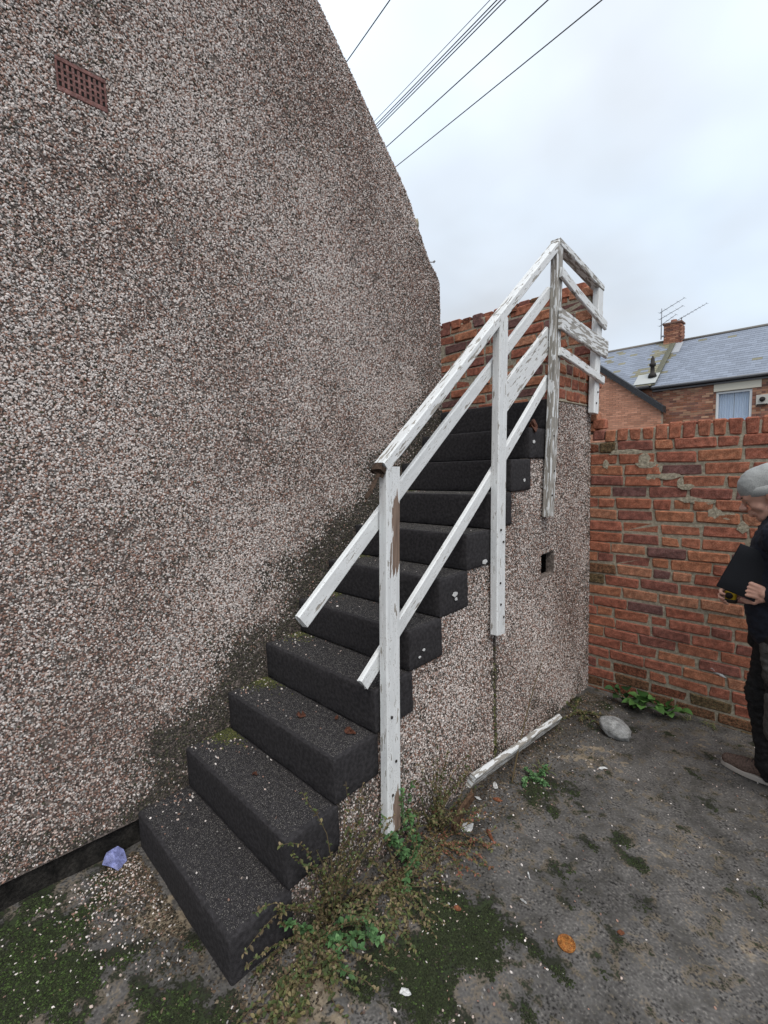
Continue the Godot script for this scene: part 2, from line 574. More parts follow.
	# grime and moss on the stones above the steps, with a blotchy outline, as the photograph shows
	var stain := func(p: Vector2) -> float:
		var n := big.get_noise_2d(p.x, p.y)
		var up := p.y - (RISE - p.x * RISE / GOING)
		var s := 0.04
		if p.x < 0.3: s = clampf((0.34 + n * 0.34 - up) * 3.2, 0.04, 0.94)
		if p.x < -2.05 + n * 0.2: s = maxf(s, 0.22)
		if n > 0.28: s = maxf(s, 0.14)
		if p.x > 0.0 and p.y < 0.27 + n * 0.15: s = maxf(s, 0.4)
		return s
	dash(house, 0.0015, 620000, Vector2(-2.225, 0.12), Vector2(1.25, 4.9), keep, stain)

# ------------------------------------------------------------------ steps
func build_stairs() -> void:
	var stair := thing("outdoor_staircase", "flight of black painted stone steps climbing along the pebbledashed gable", "staircase")
	for k in range(1, 12):
		var y1 := RISE * k
		var y0 := y1 - RISE + 0.001
		var zf := -GOING * (k - 1)
		var zb := zf - GOING - 0.014
		if k == 1: y0 = -0.12
		if k == 11: zb = -2.38
		var size := Vector3(SW - 0.008 + rng.randf_range(-0.003, 0.003), y1 - y0 - 0.002, zf - zb)
		var s := obj("step", block(size, 0.007, Vector3i(26, 5, 7), 0.0016, 400 + k, 0.009), M.step, stair, Vector3(0.004 + size.x * 0.5, (y0 + y1) * 0.5, (zf + zb) * 0.5))
		s.rotation.y = rng.randf_range(-0.004, 0.004)
	# scars of white paint and mortar on the step ends
	for q in [[5, 0.09, 0.075, 0.010], [5, 0.06, 0.05, 0.008], [6, 0.11, 0.09, 0.020], [6, 0.12, 0.065, 0.012], [9, 0.15, 0.06, 0.014], [10, 0.05, 0.10, 0.016], [7, 0.16, 0.02, 0.02]]:
		obj("paint_scar", scrap(q[3] * 1.3, q[3] * 2.2, q[0] * 31 + int(q[1] * 100), 0.001, 0.0012), M.paper, stair, Vector3(SW - 0.0005, RISE * (q[0] - 1) + q[2], -GOING * (q[0] - 1) - q[1]), Basis(Vector3.BACK, -PI / 2))
	# landing behind the top step
	obj("landing", box(Vector3(0.004, RISE * 11 - 0.12, -2.94), Vector3(SW - 0.12, RISE * 11 - 0.004, -2.381), 0.004), M.step, stair)
	# solid core under the flight
	var face := SW - 0.016
	var z_gap := -1.572
	var flight := PackedVector2Array([Vector2(-0.06, -0.2)])
	for k in range(1, 8):
		flight.append(Vector2(-GOING * k - 0.004 if k > 0 else 0.0, RISE * (k - 1) - 0.004))
		flight.append(Vector2(-GOING * k - 0.004, RISE * k - 0.004))
	flight[1] = Vector2(-0.06, -0.004)
	flight.append(Vector2(z_gap, RISE * 7 - 0.004))
	flight.append(Vector2(z_gap, -0.2))
	# drop points that coincide
	var clean := PackedVector2Array()
	for p in flight:
		if clean.is_empty() or clean[clean.size() - 1].distance_to(p) > 0.002: clean.append(p)
	obj("side_wall", slab_zy(clean, 0.006, face), M.render, stair)
	# pier under the landing with the square hole left in it
	var zp := -1.600
	var pier := Node3D.new()
	pier.name = "pier"
	stair.add_child(pier, true)
	var top := RISE * 11 - 0.002
	var up := PackedVector2Array([Vector2(zp, 1.03), Vector2(zp, RISE * 8 - 0.004)])
	for k in range(8, 11):
		up.append(Vector2(-GOING * k - 0.004, RISE * k - 0.004))
		if k < 10: up.append(Vector2(-GOING * k - 0.004, RISE * (k + 1) - 0.004))
	up[1] = Vector2(zp, RISE * 7 - 0.004)
	up.insert(2, Vector2(-GOING * 8 - 0.004, RISE * 7 - 0.004))
	up.append(Vector2(-2.382, RISE * 10 - 0.004))
	up.append(Vector2(-2.382, top))
	up.append(Vector2(-2.948, top))
	up.append(Vector2(-2.948, 1.03))
	obj("upper_face", slab_zy(up, face - 0.05, face), M.render, pier)
	obj("lower_face", slab_zy(PackedVector2Array([Vector2(zp, -0.3), Vector2(zp, 0.885), Vector2(-2.948, 0.885), Vector2(-2.948, -0.3)]), face - 0.05, face), M.render, pier)
	obj("near_face", slab_zy(PackedVector2Array([Vector2(zp, 0.885), Vector2(zp, 1.03), Vector2(-2.15, 1.03), Vector2(-2.15, 0.885)]), face - 0.05, face), M.render, pier)
	obj("far_face", slab_zy(PackedVector2Array([Vector2(-2.33, 0.885), Vector2(-2.33, 1.03), Vector2(-2.948, 1.03), Vector2(-2.948, 0.885)]), face - 0.05, face), M.render, pier)
	obj("core", slab_zy(PackedVector2Array([Vector2(zp - 0.02, -0.3), Vector2(zp - 0.02, 1.2), Vector2(-2.1, 1.5), Vector2(-2.36, 1.8), Vector2(-2.94, 1.84), Vector2(-2.94, -0.3)]), 0.006, face - 0.17), M.plinth, pier)  # dark colour behind the square hole stands in for the shade inside it
	# what shows at the back of the open joint
	obj("joint_filling", box(Vector3(face - 0.3, -0.2, zp + 0.0005), Vector3(face - 0.035, RISE * 7 - 0.01, z_gap - 0.0005), 0.001), M.plinth, stair)
	for y in [0.5, 0.3, 0.08]:
		obj("mortar_lump", stone(500 + int(y * 100), 2, 0.3), M.mortar, stair, Vector3(face - 0.018, y, -1.586), Basis.from_scale(Vector3(0.018, 0.03, 0.0105)))
	# mortar cap over the pier face
	obj("mortar_cap", box(Vector3(face - 0.1, top + 0.0005, -2.945), Vector3(face + 0.012, top + 0.012, -2.40), 0.004), M.mortar, stair)
	var nz := FastNoiseLite.new()
	nz.seed = 44
	nz.frequency = 3.0
	nz.fractal_octaves = 4
	var keep := func(p: Vector2) -> bool:
		if p.x > -0.05 or p.y < ground_y(SW, p.x) - 0.03: return false
		if p.x < -1.5695 + 0.008 * nz.get_noise_1d(p.y * 9.0) and p.x > -1.6025 - 0.008 * nz.get_noise_1d(p.y * 9.0 + 50.0) and p.y < RISE * 7: return false
		if p.x < -2.144 and p.x > -2.336 and p.y > 0.879 and p.y < 1.036: return false
		if p.x < -2.385: return p.y < top
		return p.y < RISE * floorf(-p.x / GOING) - 0.003
	var stain := func(p: Vector2) -> float:
		var n := nz.get_noise_2d(p.x, p.y)
		var s := 0.06
		s = clampf((ground_y(SW, p.x) + (0.42 if p.x > -1.05 else 0.16) + n * 0.4 - p.y) * 2.4, 0.06, 0.75)
		if absf(p.x + 1.585) < 0.03 + n * 0.05 and p.y < 0.5: s = 0.7
		if p.x < -2.86 + n * 0.12: s = maxf(s, 0.3)
		if n > 0.3: s = maxf(s, 0.18)
		return s
	dash(stair, face + 0.0015, 175000, Vector2(-2.95, -0.2), Vector2(-0.05, 2.0), keep, stain)
	# low brick upstand on the edge of the landing
	var pr := Node3D.new()
	pr.name = "brick_upstand"
	stair.add_child(pr, true)
	var turn := Basis(Vector3.UP, PI / 2)
	for c in 4:
		var y := top + 0.013 + 0.0385 + c * 0.0825
		var z := -2.41 - (0.0 if c % 2 == 0 else 0.09)
		if c % 2 == 1: lay(pr, "header", Vector3(face - 0.045, y, -2.452), turn, tone(), 0.82)
		while z > -2.93:
			var w := 0.105
			if z - w < -2.955: w = 2.955 + z
			if w < 0.04: break
			lay(pr, "header", Vector3(face - 0.045, y, z - w * 0.5), turn, M.brick[[0, 5, 6, 1, 4][rng.randi() % 5]], w / 0.112)
			z -= w + 0.008
	obj("mortar_bed", box(Vector3(face - 0.088, top + 0.0125, -2.958), Vector3(face - 0.002, top + 0.33, -2.425), 0.002), M.mortar, pr)

# ------------------------------------------------------------------ brick walls
func build_walls() -> void:
	brick_meshes("stretcher", Vector3(0.226, 0.071, 0.10))
	brick_meshes("header", Vector3(0.107, 0.071, 0.10), 6)
	brick_meshes("on_edge", Vector3(0.066, 0.104, 0.215), 6)
	var wall := thing("boundary_wall", "weathered red brick yard wall with brick on edge coping behind the man", "wall")
	var rest := []
	var rest_c := PackedColorArray()
	var pitch := 0.0806
	var base := -0.199
	var x0 := 0.79
	var zc := WALL_Z - 0.05
	for c in 24:
		var y := base + c * pitch + pitch * 0.5
		var x: float = x0 + [0.0, -0.12, -0.04, -0.17, -0.08][c % 5]
		var n := 0
		var header_course := c % 5 == 3
		while x < 7.0:
			var w := 0.236
			var kind := "stretcher"
			if header_course and n % 2 == 1 or rng.randf() < 0.07:
				w = 0.117
				kind = "header"
			var s := 1.0
			var xa := x
			if xa < x0 - 0.01:
				s = (x + w - x0) / w
				xa = x0
			if s > 0.25:
				var cx: float = (xa + x + w) * 0.5 - 0.005
				var at := Vector3(cx, y + rng.randf_range(-0.003, 0.003) + 0.004 * sin(cx * 2.0 + c), zc + rng.randf_range(-0.004, 0.004))
				if cx < 2.75:
					var mat: Material = tone()
					var low := y - ground_y(cx, WALL_Z)
					if low < 0.06 + rng.randf() * 0.18 or (cx < 0.94 and rng.randf() < 0.15): mat = M.brick_green[rng.randi() % 3]
					lay(wall, kind, at, Basis.IDENTITY, mat, s * rng.randf_range(0.985, 1.01))
				else:
					rest.append(Transform3D(Basis.from_scale(Vector3(w / 0.236, 1, 1)), at))
					rest_c.append([Color(0.36, 0.105, 0.055), Color(0.30, 0.09, 0.05), Color(0.42, 0.14, 0.066), Color(0.2, 0.07, 0.055)][rng.randi() % 4])
			x += w
			n += 1
	many("far_bricks", bmesh.stretcher[0], vcol(0.93), rest, rest_c, wall)
	obj("mortar_bed", block(Vector3(6.3, 24 * pitch - 0.004, 0.21), 0.004, Vector3i(60, 20, 2), 0.0, 9), M.mortar, wall, Vector3(x0 + 3.15, base + 12 * pitch, WALL_Z - 0.1122))
	# coping: bricks on edge, the first few sitting lower
	var x := 0.895
	var i := 0
	var ytop := base + 24 * pitch
	while x < 2.75:
		var low := i < 4
		var at := Vector3(x + 0.034, (ytop + 0.041 if low else ytop + 0.049) + rng.randf_range(-0.003, 0.003), WALL_Z - 0.108)
		var b := lay(wall, "on_edge", at, Basis.IDENTITY, [M.brick[0], M.brick[1], M.brick[5], M.brick[2]][rng.randi() % 4])
		if low: b.scale.y *= 0.76
		x += 0.0795
		i += 1
	obj("coping_bed", box(Vector3(0.89, ytop - 0.004, WALL_Z - 0.21), Vector3(7.05, ytop + 0.078, WALL_Z - 0.009), 0.004), M.mortar, wall)
	var rc := []
	var rcc := PackedColorArray()
	while x < 7.0:
		rc.append(Transform3D(Basis.IDENTITY, Vector3(x + 0.034, ytop + 0.049, WALL_Z - 0.108)))
		rcc.append([Color(0.36, 0.105, 0.055), Color(0.42, 0.14, 0.066)][rng.randi() % 2])
		x += 0.0795
	many("far_coping", bmesh.on_edge[0], vcol(0.93), rc, rcc, wall)
	# two bricks that stick up where the wall meets the pier
	for k in 2:
		lay(wall, "header", Vector3(0.846, 1.787 + k * pitch, zc), Basis.IDENTITY, M.brick[[3, 0][k]], 0.72)
	# pale repair mortar smeared along the stepped joint of the rebuilt corner
	var smear := [[1.02, 23, 0.14], [1.15, 22.4, 0.05], [1.16, 21.9, 0.09], [1.2, 21.0, 0.05], [1.28, 20.9, 0.12], [1.4, 20.0, 0.06], [1.43, 19.0, 0.09], [1.5, 18.85, 0.09], [1.56, 18.0, 0.05], [1.62, 17.8, 0.08], [1.70, 17.0, 0.05], [1.08, 23.0, 0.10], [0.9, 22.0, 0.03], [1.24, 21.5, 0.03], [1.37, 20.4, 0.03]]
	for q in smear:
		obj("repair_mortar", scrap(q[2] * 1.5, 0.045 if q[2] > 0.055 else 0.075, int(q[0] * 1000), 0.003, 0.004), M.mortar_pale, wall, Vector3(q[0], base + q[1] * pitch, WALL_Z - 0.002), Basis(Vector3.RIGHT, PI / 2))
	# paint splash on a low brick
	for q in [[1.60, 0.225, 0.03], [1.625, 0.21, 0.022], [1.58, 0.235, 0.014]]:
		var sp := obj("paint_splash", stone(int(q[2] * 9000), 2, 0.5), M.paper, wall, Vector3(q[0], q[1], WALL_Z + 0.0005), Basis.from_scale(Vector3(q[2], q[2] * 0.45, 0.0035)))
		sp.rotation.z = -0.4

	# taller wall at the head of the stairs
	var head := thing("stair_head_wall", "taller red brick wall closing off the top of the stairs", "wall")
	var yb := 1.80
	var yt := 2.875
	var n_c := 13
	for c in n_c:
		var y := yb + (c + 0.5) * pitch
		var xx: float = -1.5 + [0.0, 0.11, 0.05, 0.16][c % 4]
		var right := 0.828 + 0.018 * sin(c * 2.1)
		while xx < right - 0.03:
			var w := 0.236
			var kind := "stretcher"
			if rng.randf() < 0.16:
				w = 0.117
				kind = "header"
			var s := 1.0
			if xx + w > right: s = (right - xx) / w
			if s > 0.3:
				var mat: Material = tone()
				if rng.randf() < 0.12: mat = M.brick[4]
				lay(head, kind, Vector3(xx + w * s * 0.5 - 0.004, y + rng.randf_range(-0.002, 0.002) + 0.006 * xx, zc + rng.randf_range(-0.005, 0.005)), Basis.IDENTITY, mat, s)
			xx += w
	obj("mortar_bed", block(Vector3(2.28, n_c * pitch - 0.006, 0.2), 0.004, Vector3i(20, 10, 2), 0.0, 19), M.mortar, head, Vector3(-1.5 + 1.14, yb + n_c * pitch * 0.5, WALL_Z - 0.1062))
	# rough coping of bricks on edge, uneven
	var xc := -1.5
	while xc < 0.72:
		var low := xc > 0.33 and xc < 0.45
		var b := lay(head, "on_edge", Vector3(xc + 0.05, yb + n_c * pitch - 0.002 + rng.randf_range(-0.007, 0.006) + (0.0 if not low else -0.02), WALL_Z - 0.105 + rng.randf_range(-0.012, 0.006)), Basis.IDENTITY, [M.brick_green[0], M.brick[3], M.brick[2], M.brick_green[2], M.brick[4], M.brick[0]][rng.randi() % 6], 1.45)
		b.scale.y *= 0.72
		xc += 0.107

# ------------------------------------------------------------------ railing
func build_railing() -> void:
	var rail := thing("handrail", "white peeling timber handrail with posts bolted to the steps", "handrail")
	var xo := SW + 0.0225 + 0.004
	var Z := Vector3(0, 0, 1)
	var X := Vector3(1, 0, 0)
	var posts := [
		[Vector3(xo, 0.13, -0.692), Vector3(xo, 1.61, -0.758), 0.078, M.paint_post, "post with a long bare patch near its top"],
		[Vector3(xo, 0.71, -1.552), Vector3(xo, 2.345, -1.604), 0.082, M.paint, "post with a row of dark bolt holes"],
		[Vector3(xo, 1.275, -2.165), Vector3(xo, 2.90, -2.283), 0.078, M.paint_gone, "tall post worn back to grey wood"],
		[Vector3(xo, 1.94, -2.885), Vector3(xo, 2.80, -2.955), 0.085, M.paint, "post at the far corner of the landing"]]
	for i in posts.size():
		var p = posts[i]
		var o := obj("post", board(p[0], p[1], Z, p[2], 0.045, i + 2, 0.002), p[3], rail)
		tag(o, p[4])
		var holes := [[0.10, 0.01], [0.30, -0.012], [0.34, 0.014], [0.17, 0.016], [0.055, -0.02]] if i == 1 else [[0.08, 0.01], [0.17, -0.01], [0.30, 0.015]]
		for h in holes:
			var at: Vector3 = p[0].lerp(p[1], h[0] + (0.03 if i == 0 else 0.0))
			obj("bolt", tube([at + Vector3(0.018, 0, h[1]), at + Vector3(0.0265, 0, h[1]), at + Vector3(0.0275, 0, h[1])], [0.006, 0.006, 0.003], 7), M.bolt, o)
	var xi := SW - 0.012
	obj("top_rail", board(Vector3(SW + 0.022, 1.612, -0.712), Vector3(SW + 0.022, 2.905, -2.29), X, 0.056, 0.046, 11, 0.003), M.paint_worn, rail)
	var rot := textured(lin(0.13, 0.085, 0.06), mottled(256, 142, 90, 255, 0.02, 0.08, 0.3), 6.0)
	obj("rotten_end", board(Vector3(SW + 0.022, 1.585, -0.690), Vector3(SW + 0.022, 1.611, -0.711), X, 0.05, 0.038, 31, 0.0, 0.012), rot, rail)
	obj("splinter", board(Vector3(SW + 0.03, 1.50, -0.62), Vector3(SW + 0.03, 1.588, -0.70), X, 0.02, 0.012, 32, 0.002, 0.01), rot, rail)
	obj("middle_rail", board(Vector3(xi, 1.092, -0.335), Vector3(xi, 2.63, -2.24), Vector3.UP, 0.062, 0.024, 12, 0.004), M.paint, rail)
	obj("lower_rail", board(Vector3(xi, 0.765, -0.61), Vector3(xi, 2.11, -2.24), Vector3.UP, 0.062, 0.024, 13, 0.004), M.paint, rail)
	var wb := obj("wide_board", board(Vector3(xi, 1.90, -1.64), Vector3(xi, 2.365, -2.25), Vector3.UP, 0.135, 0.022, 14, 0.002, 0.008), M.paint_worn, rail)
	tag(wb, "short wide board with flaking paint")
	obj("top_rail", board(Vector3(SW + 0.022, 2.905, -2.27), Vector3(SW + 0.022, 2.815, -3.0), X, 0.062, 0.045, 15, 0.003), M.paint_bare, rail)
	var xf := xo + 0.0345
	obj("landing_rail", board(Vector3(xf, 2.725, -2.25), Vector3(xf, 2.55, -3.0), Vector3.UP, 0.062, 0.022, 16, 0.003, 0.007), M.paint_worn, rail)
	var lb := obj("landing_board", board(Vector3(xf, 2.45, -2.235), Vector3(xf, 2.395, -3.03), Vector3.UP, 0.125, 0.022, 17, 0.003, 0.01), M.paint_bare, rail)
	tag(lb, "weathered board with most of its paint gone")
	obj("landing_rail", board(Vector3(xf, 2.262, -2.24), Vector3(xf, 2.175, -2.98), Vector3.UP, 0.055, 0.022, 18, 0.003, 0.008), M.paint_worn, rail)

# ------------------------------------------------------------------ ground
func blob(x: float, z: float, c: Array) -> float:
	var dx: float = (x - c[0]) / c[2]
	var dz: float = (z - c[1]) / c[3]
	return exp(-(dx * dx + dz * dz))

var moss_at := [[1.13, -1.53, 0.15, 0.13, 1.0], [1.16, -0.60, 0.20, 0.14, 0.95], [1.32, -0.62, 0.15, 0.10, 0.8], [0.40, 0.36, 0.22, 0.18, 0.85], [0.10, 0.42, 0.28, 0.15, 0.7], [1.456, -0.99, 0.07, 0.03, 0.8], [1.435, -1.356, 0.07, 0.05, 0.7], [1.50, -1.46, 0.05, 0.05, 0.7], [1.588, -1.363, 0.06, 0.05, 0.6], [1.458, -0.744, 0.12, 0.03, 0.7], [0.95, -0.35, 0.16, 0.12, 0.8], [0.85, 0.15, 0.22, 0.2, 0.9], [1.0, -2.7, 0.35, 0.14, 0.6], [0.06, 0.12, 0.12, 0.1, 0.7], [1.25, -0.35, 0.16, 0.12, 0.7]]
var tan_at := [[1.22, -0.47, 0.09, 0.06, 0.8], [0.43, 0.11, 0.12, 0.08, 1.0], [0.55, 0.04, 0.09, 0.06, 0.9], [1.02, -0.12, 0.14, 0.1, 0.7], [0.95, -2.3, 0.2, 0.3, 0.42], [1.1, -2.0, 0.2, 0.16, 0.3], [1.35, -0.85, 0.1, 0.05, 0.4]]
var moss_n := FastNoiseLite.new()

func moss_level(x: float, z: float) -> float:
	var m := -0.31
	for c in moss_at:
		m += blob(x, z, c) * c[4] * 0.64
	return m + moss_n.get_noise_2d(x, z) * 0.78

func build_ground() -> void:
	moss_n.seed = 31
	moss_n.frequency = 4.5
	moss_n.fractal_octaves = 5
	moss_n.fractal_gain = 0.62
	var yard_size := 4.6
	var n := 1536
	var fa := noise_img(n, 0.05, 5, 4)
	var fb := noise_img(n, 0.22, 6, 3)
	var fc := noise_img(n, 0.006, 7, 5)
	var fd := noise_img(n, 0.012, 14, 5, FastNoiseLite.TYPE_CELLULAR)
	var col := PackedByteArray()
	col.resize(n * n * 3)
	var hgt := PackedByteArray()
	hgt.resize(n * n)
	# coarse moss and tan fields, looked up per pixel
	var q := 256
	var mf := PackedFloat32Array()
	var tf := PackedFloat32Array()
	mf.resize(q * q)
	tf.resize(q * q)
	for j in q:
		for i in q:
			var x := yard_size * i / q
			var z := 1.64 - yard_size * (q - 1 - j) / q
			mf[j * q + i] = moss_level(x, z)
			var t := -0.35
			for c in tan_at: t += blob(x, z, c) * c[4] * 0.7
			tf[j * q + i] = t
	var srgb := PackedByteArray()
	srgb.resize(1025)
	for i in 1025:
		srgb[i] = int(Color(i / 1024.0, 0, 0).linear_to_srgb().r * 255.0)
	var step := float(q) / n
	for j in n:
		var gj := minf(j * step, q - 1.001)
		var j0 := int(gj)
		var fj := gj - j0
		for i in n:
			var gi := minf(i * step, q - 1.001)
			var i0 := int(gi)
			var fi := gi - i0
			var o := j0 * q + i0
			var p := j * n + i
			var a := fa[p] / 255.0
			var b := fb[p] / 255.0
			var c := fc[p] / 255.0
			var m := lerpf(lerpf(mf[o], mf[o + 1], fi), lerpf(mf[o + q], mf[o + q + 1], fi), fj) + (a - 0.5) * 0.6 + (b - 0.5) * 0.55
			var t := lerpf(lerpf(tf[o], tf[o + 1], fi), lerpf(tf[o + q], tf[o + q + 1], fi), fj) + (a - 0.5) * 0.55 + (c - 0.5) * 0.9
			var k := 0.52 + 0.46 * a + 0.85 * (b - 0.5) + 0.45 * (c - 0.5)
			var r := 0.138 * k
			var g := 0.130 * k
			var bl := 0.123 * k
			var dirt := fc[(p * 3 + 977) % (n * n)] / 255.0 + (a - 0.5) * 0.9 + (b - 0.5) * 0.6
			if dirt > 0.52:
				var f := minf((dirt - 0.52) * 5.0, 1.0) * 0.38
				r *= 1.0 - f; g *= 1.0 - f; bl *= 1.0 - f * 1.05
			if b > 0.74:
				r *= 1.5; g *= 1.48; bl *= 1.42
			var z := 120.0 + 70.0 * (a - 0.5) + 90.0 * (b - 0.5)
			if t > 0.0:
				var f := minf(t * 7.0, 1.0)
				r = lerpf(r, 0.25 * k, f); g = lerpf(g, 0.205 * k, f); bl = lerpf(bl, 0.15 * k, f)
			if m > -0.22 and a + c > 0.98:
				var f := clampf((a + c - 0.98) * 9.0, 0.0, 1.0) * clampf((m + 0.22) * 8.0, 0.0, 1.0) * 0.55
				r = lerpf(r, 0.185 * k, f); g = lerpf(g, 0.145 * k, f); bl = lerpf(bl, 0.10 * k, f)
			if m > -0.02:
				var f := clampf((m + 0.02) * 9.0, 0.0, 1.0)
				var kk := 0.4 + 0.9 * a
				r = lerpf(r, 0.026 * kk, f); g = lerpf(g, 0.028 * kk, f); bl = lerpf(bl, 0.019 * kk, f)
				if m > 0.22 and c > 0.45:
					g += 0.022 * b; r += 0.008 * b
				z += 40.0 * f
			if b < 0.36 and fc[(p * 5 + 31) % (n * n)] > 140 - 60.0 * (m + 0.3):
				r *= 0.42; g *= 0.42; bl *= 0.42
			if fd[p] < 22 and m < 0.05:
				r *= 0.45; g *= 0.45; bl *= 0.45
			col[p * 3] = srgb[clampi(int(r * 1024), 0, 1024)]
			col[p * 3 + 1] = srgb[clampi(int(g * 1024), 0, 1024)]
			col[p * 3 + 2] = srgb[clampi(int(bl * 1024), 0, 1024)]
			hgt[p] = clampi(int(z), 0, 255)
	var m := plain(Color.WHITE, 0.82, 0.3)
	m.albedo_texture = tex(n, col)
	m.heightmap_enabled = true
	m.heightmap_texture = tex(n, hgt, Image.FORMAT_L8)
	m.heightmap_scale = 0.45
	m.texture_repeat = false
	var st := new_st()
	st.set_smooth_group(0)
	var un := FastNoiseLite.new()
	un.seed = 3
	un.frequency = 2.2
	un.fractal_octaves = 4
	var cells := 150
	var P := func(i: int, j: int) -> Vector3:
		var x := yard_size * i / cells - 0.03
		var z := 1.64 - yard_size * j / cells
		return Vector3(x, ground_y(x, z) + un.get_noise_2d(x, z) * 0.012, z)
	for j in cells:
		for i in cells:
			var ids := [[i, j], [i + 1, j], [i + 1, j + 1], [i, j], [i + 1, j + 1], [i, j + 1]]
			for id in ids:
				st.set_uv(Vector2(float(id[0]) / cells, 1.0 - float(id[1]) / cells))
				st.add_vertex(P.call(id[0], id[1]))
	var yard := obj("yard_ground", fin(st), m)
	yard.set_meta("kind", "structure")
	tag(yard, "dark worn concrete yard with patches of moss")
	# the land beyond, down to the horizon
	var far := new_st()
	far.set_smooth_group(0)
	quad(far, Vector3(-600, -0.22, -900), Vector3(600, -0.22, -900), Vector3(600, -0.22, 600), Vector3(-600, -0.22, 600), Vector3.UP)
	var land := obj("ground", fin(far), textured(lin(0.11, 0.105, 0.098), mottled(512, 121, 110, 255, 0.01, 0.05, 0.2), 0.6, 0.9))
	land.set_meta("kind", "structure")
	var apron := new_st()
	apron.set_smooth_group(0)
	for s in [[Vector2(4.55, -2.95), Vector2(12, 12)], [Vector2(-0.03, 1.63), Vector2(4.56, 12)]]:
		var a: Vector2 = s[0]
		var b: Vector2 = s[1]
		var yv := func(z: float) -> float: return 0.008 + 0.05 * clampf(z, -4.0, 1.5)
		var zs := [a.y, clampf(1.5, a.y, b.y), b.y]
		for k in 2:
			if zs[k + 1] - zs[k] < 0.01: continue
			quad(apron, Vector3(a.x, yv.call(zs[k]), zs[k]), Vector3(b.x, yv.call(zs[k]), zs[k]), Vector3(b.x, yv.call(zs[k + 1]), zs[k + 1]), Vector3(a.x, yv.call(zs[k + 1]), zs[k + 1]), Vector3.UP)
	var ap := obj("yard_pavement", fin(apron), textured(lin(0.12, 0.113, 0.105), mottled(512, 131, 110, 255, 0.01, 0.05, 0.25), 0.8, 0.85))
	ap.set_meta("kind", "structure")
	M.uneven = un

func on_ground(x: float, z: float, up := 0.0) -> Vector3:
	return Vector3(x, ground_y(x, z) + M.uneven.get_noise_2d(x, z) * 0.012 + up, z)

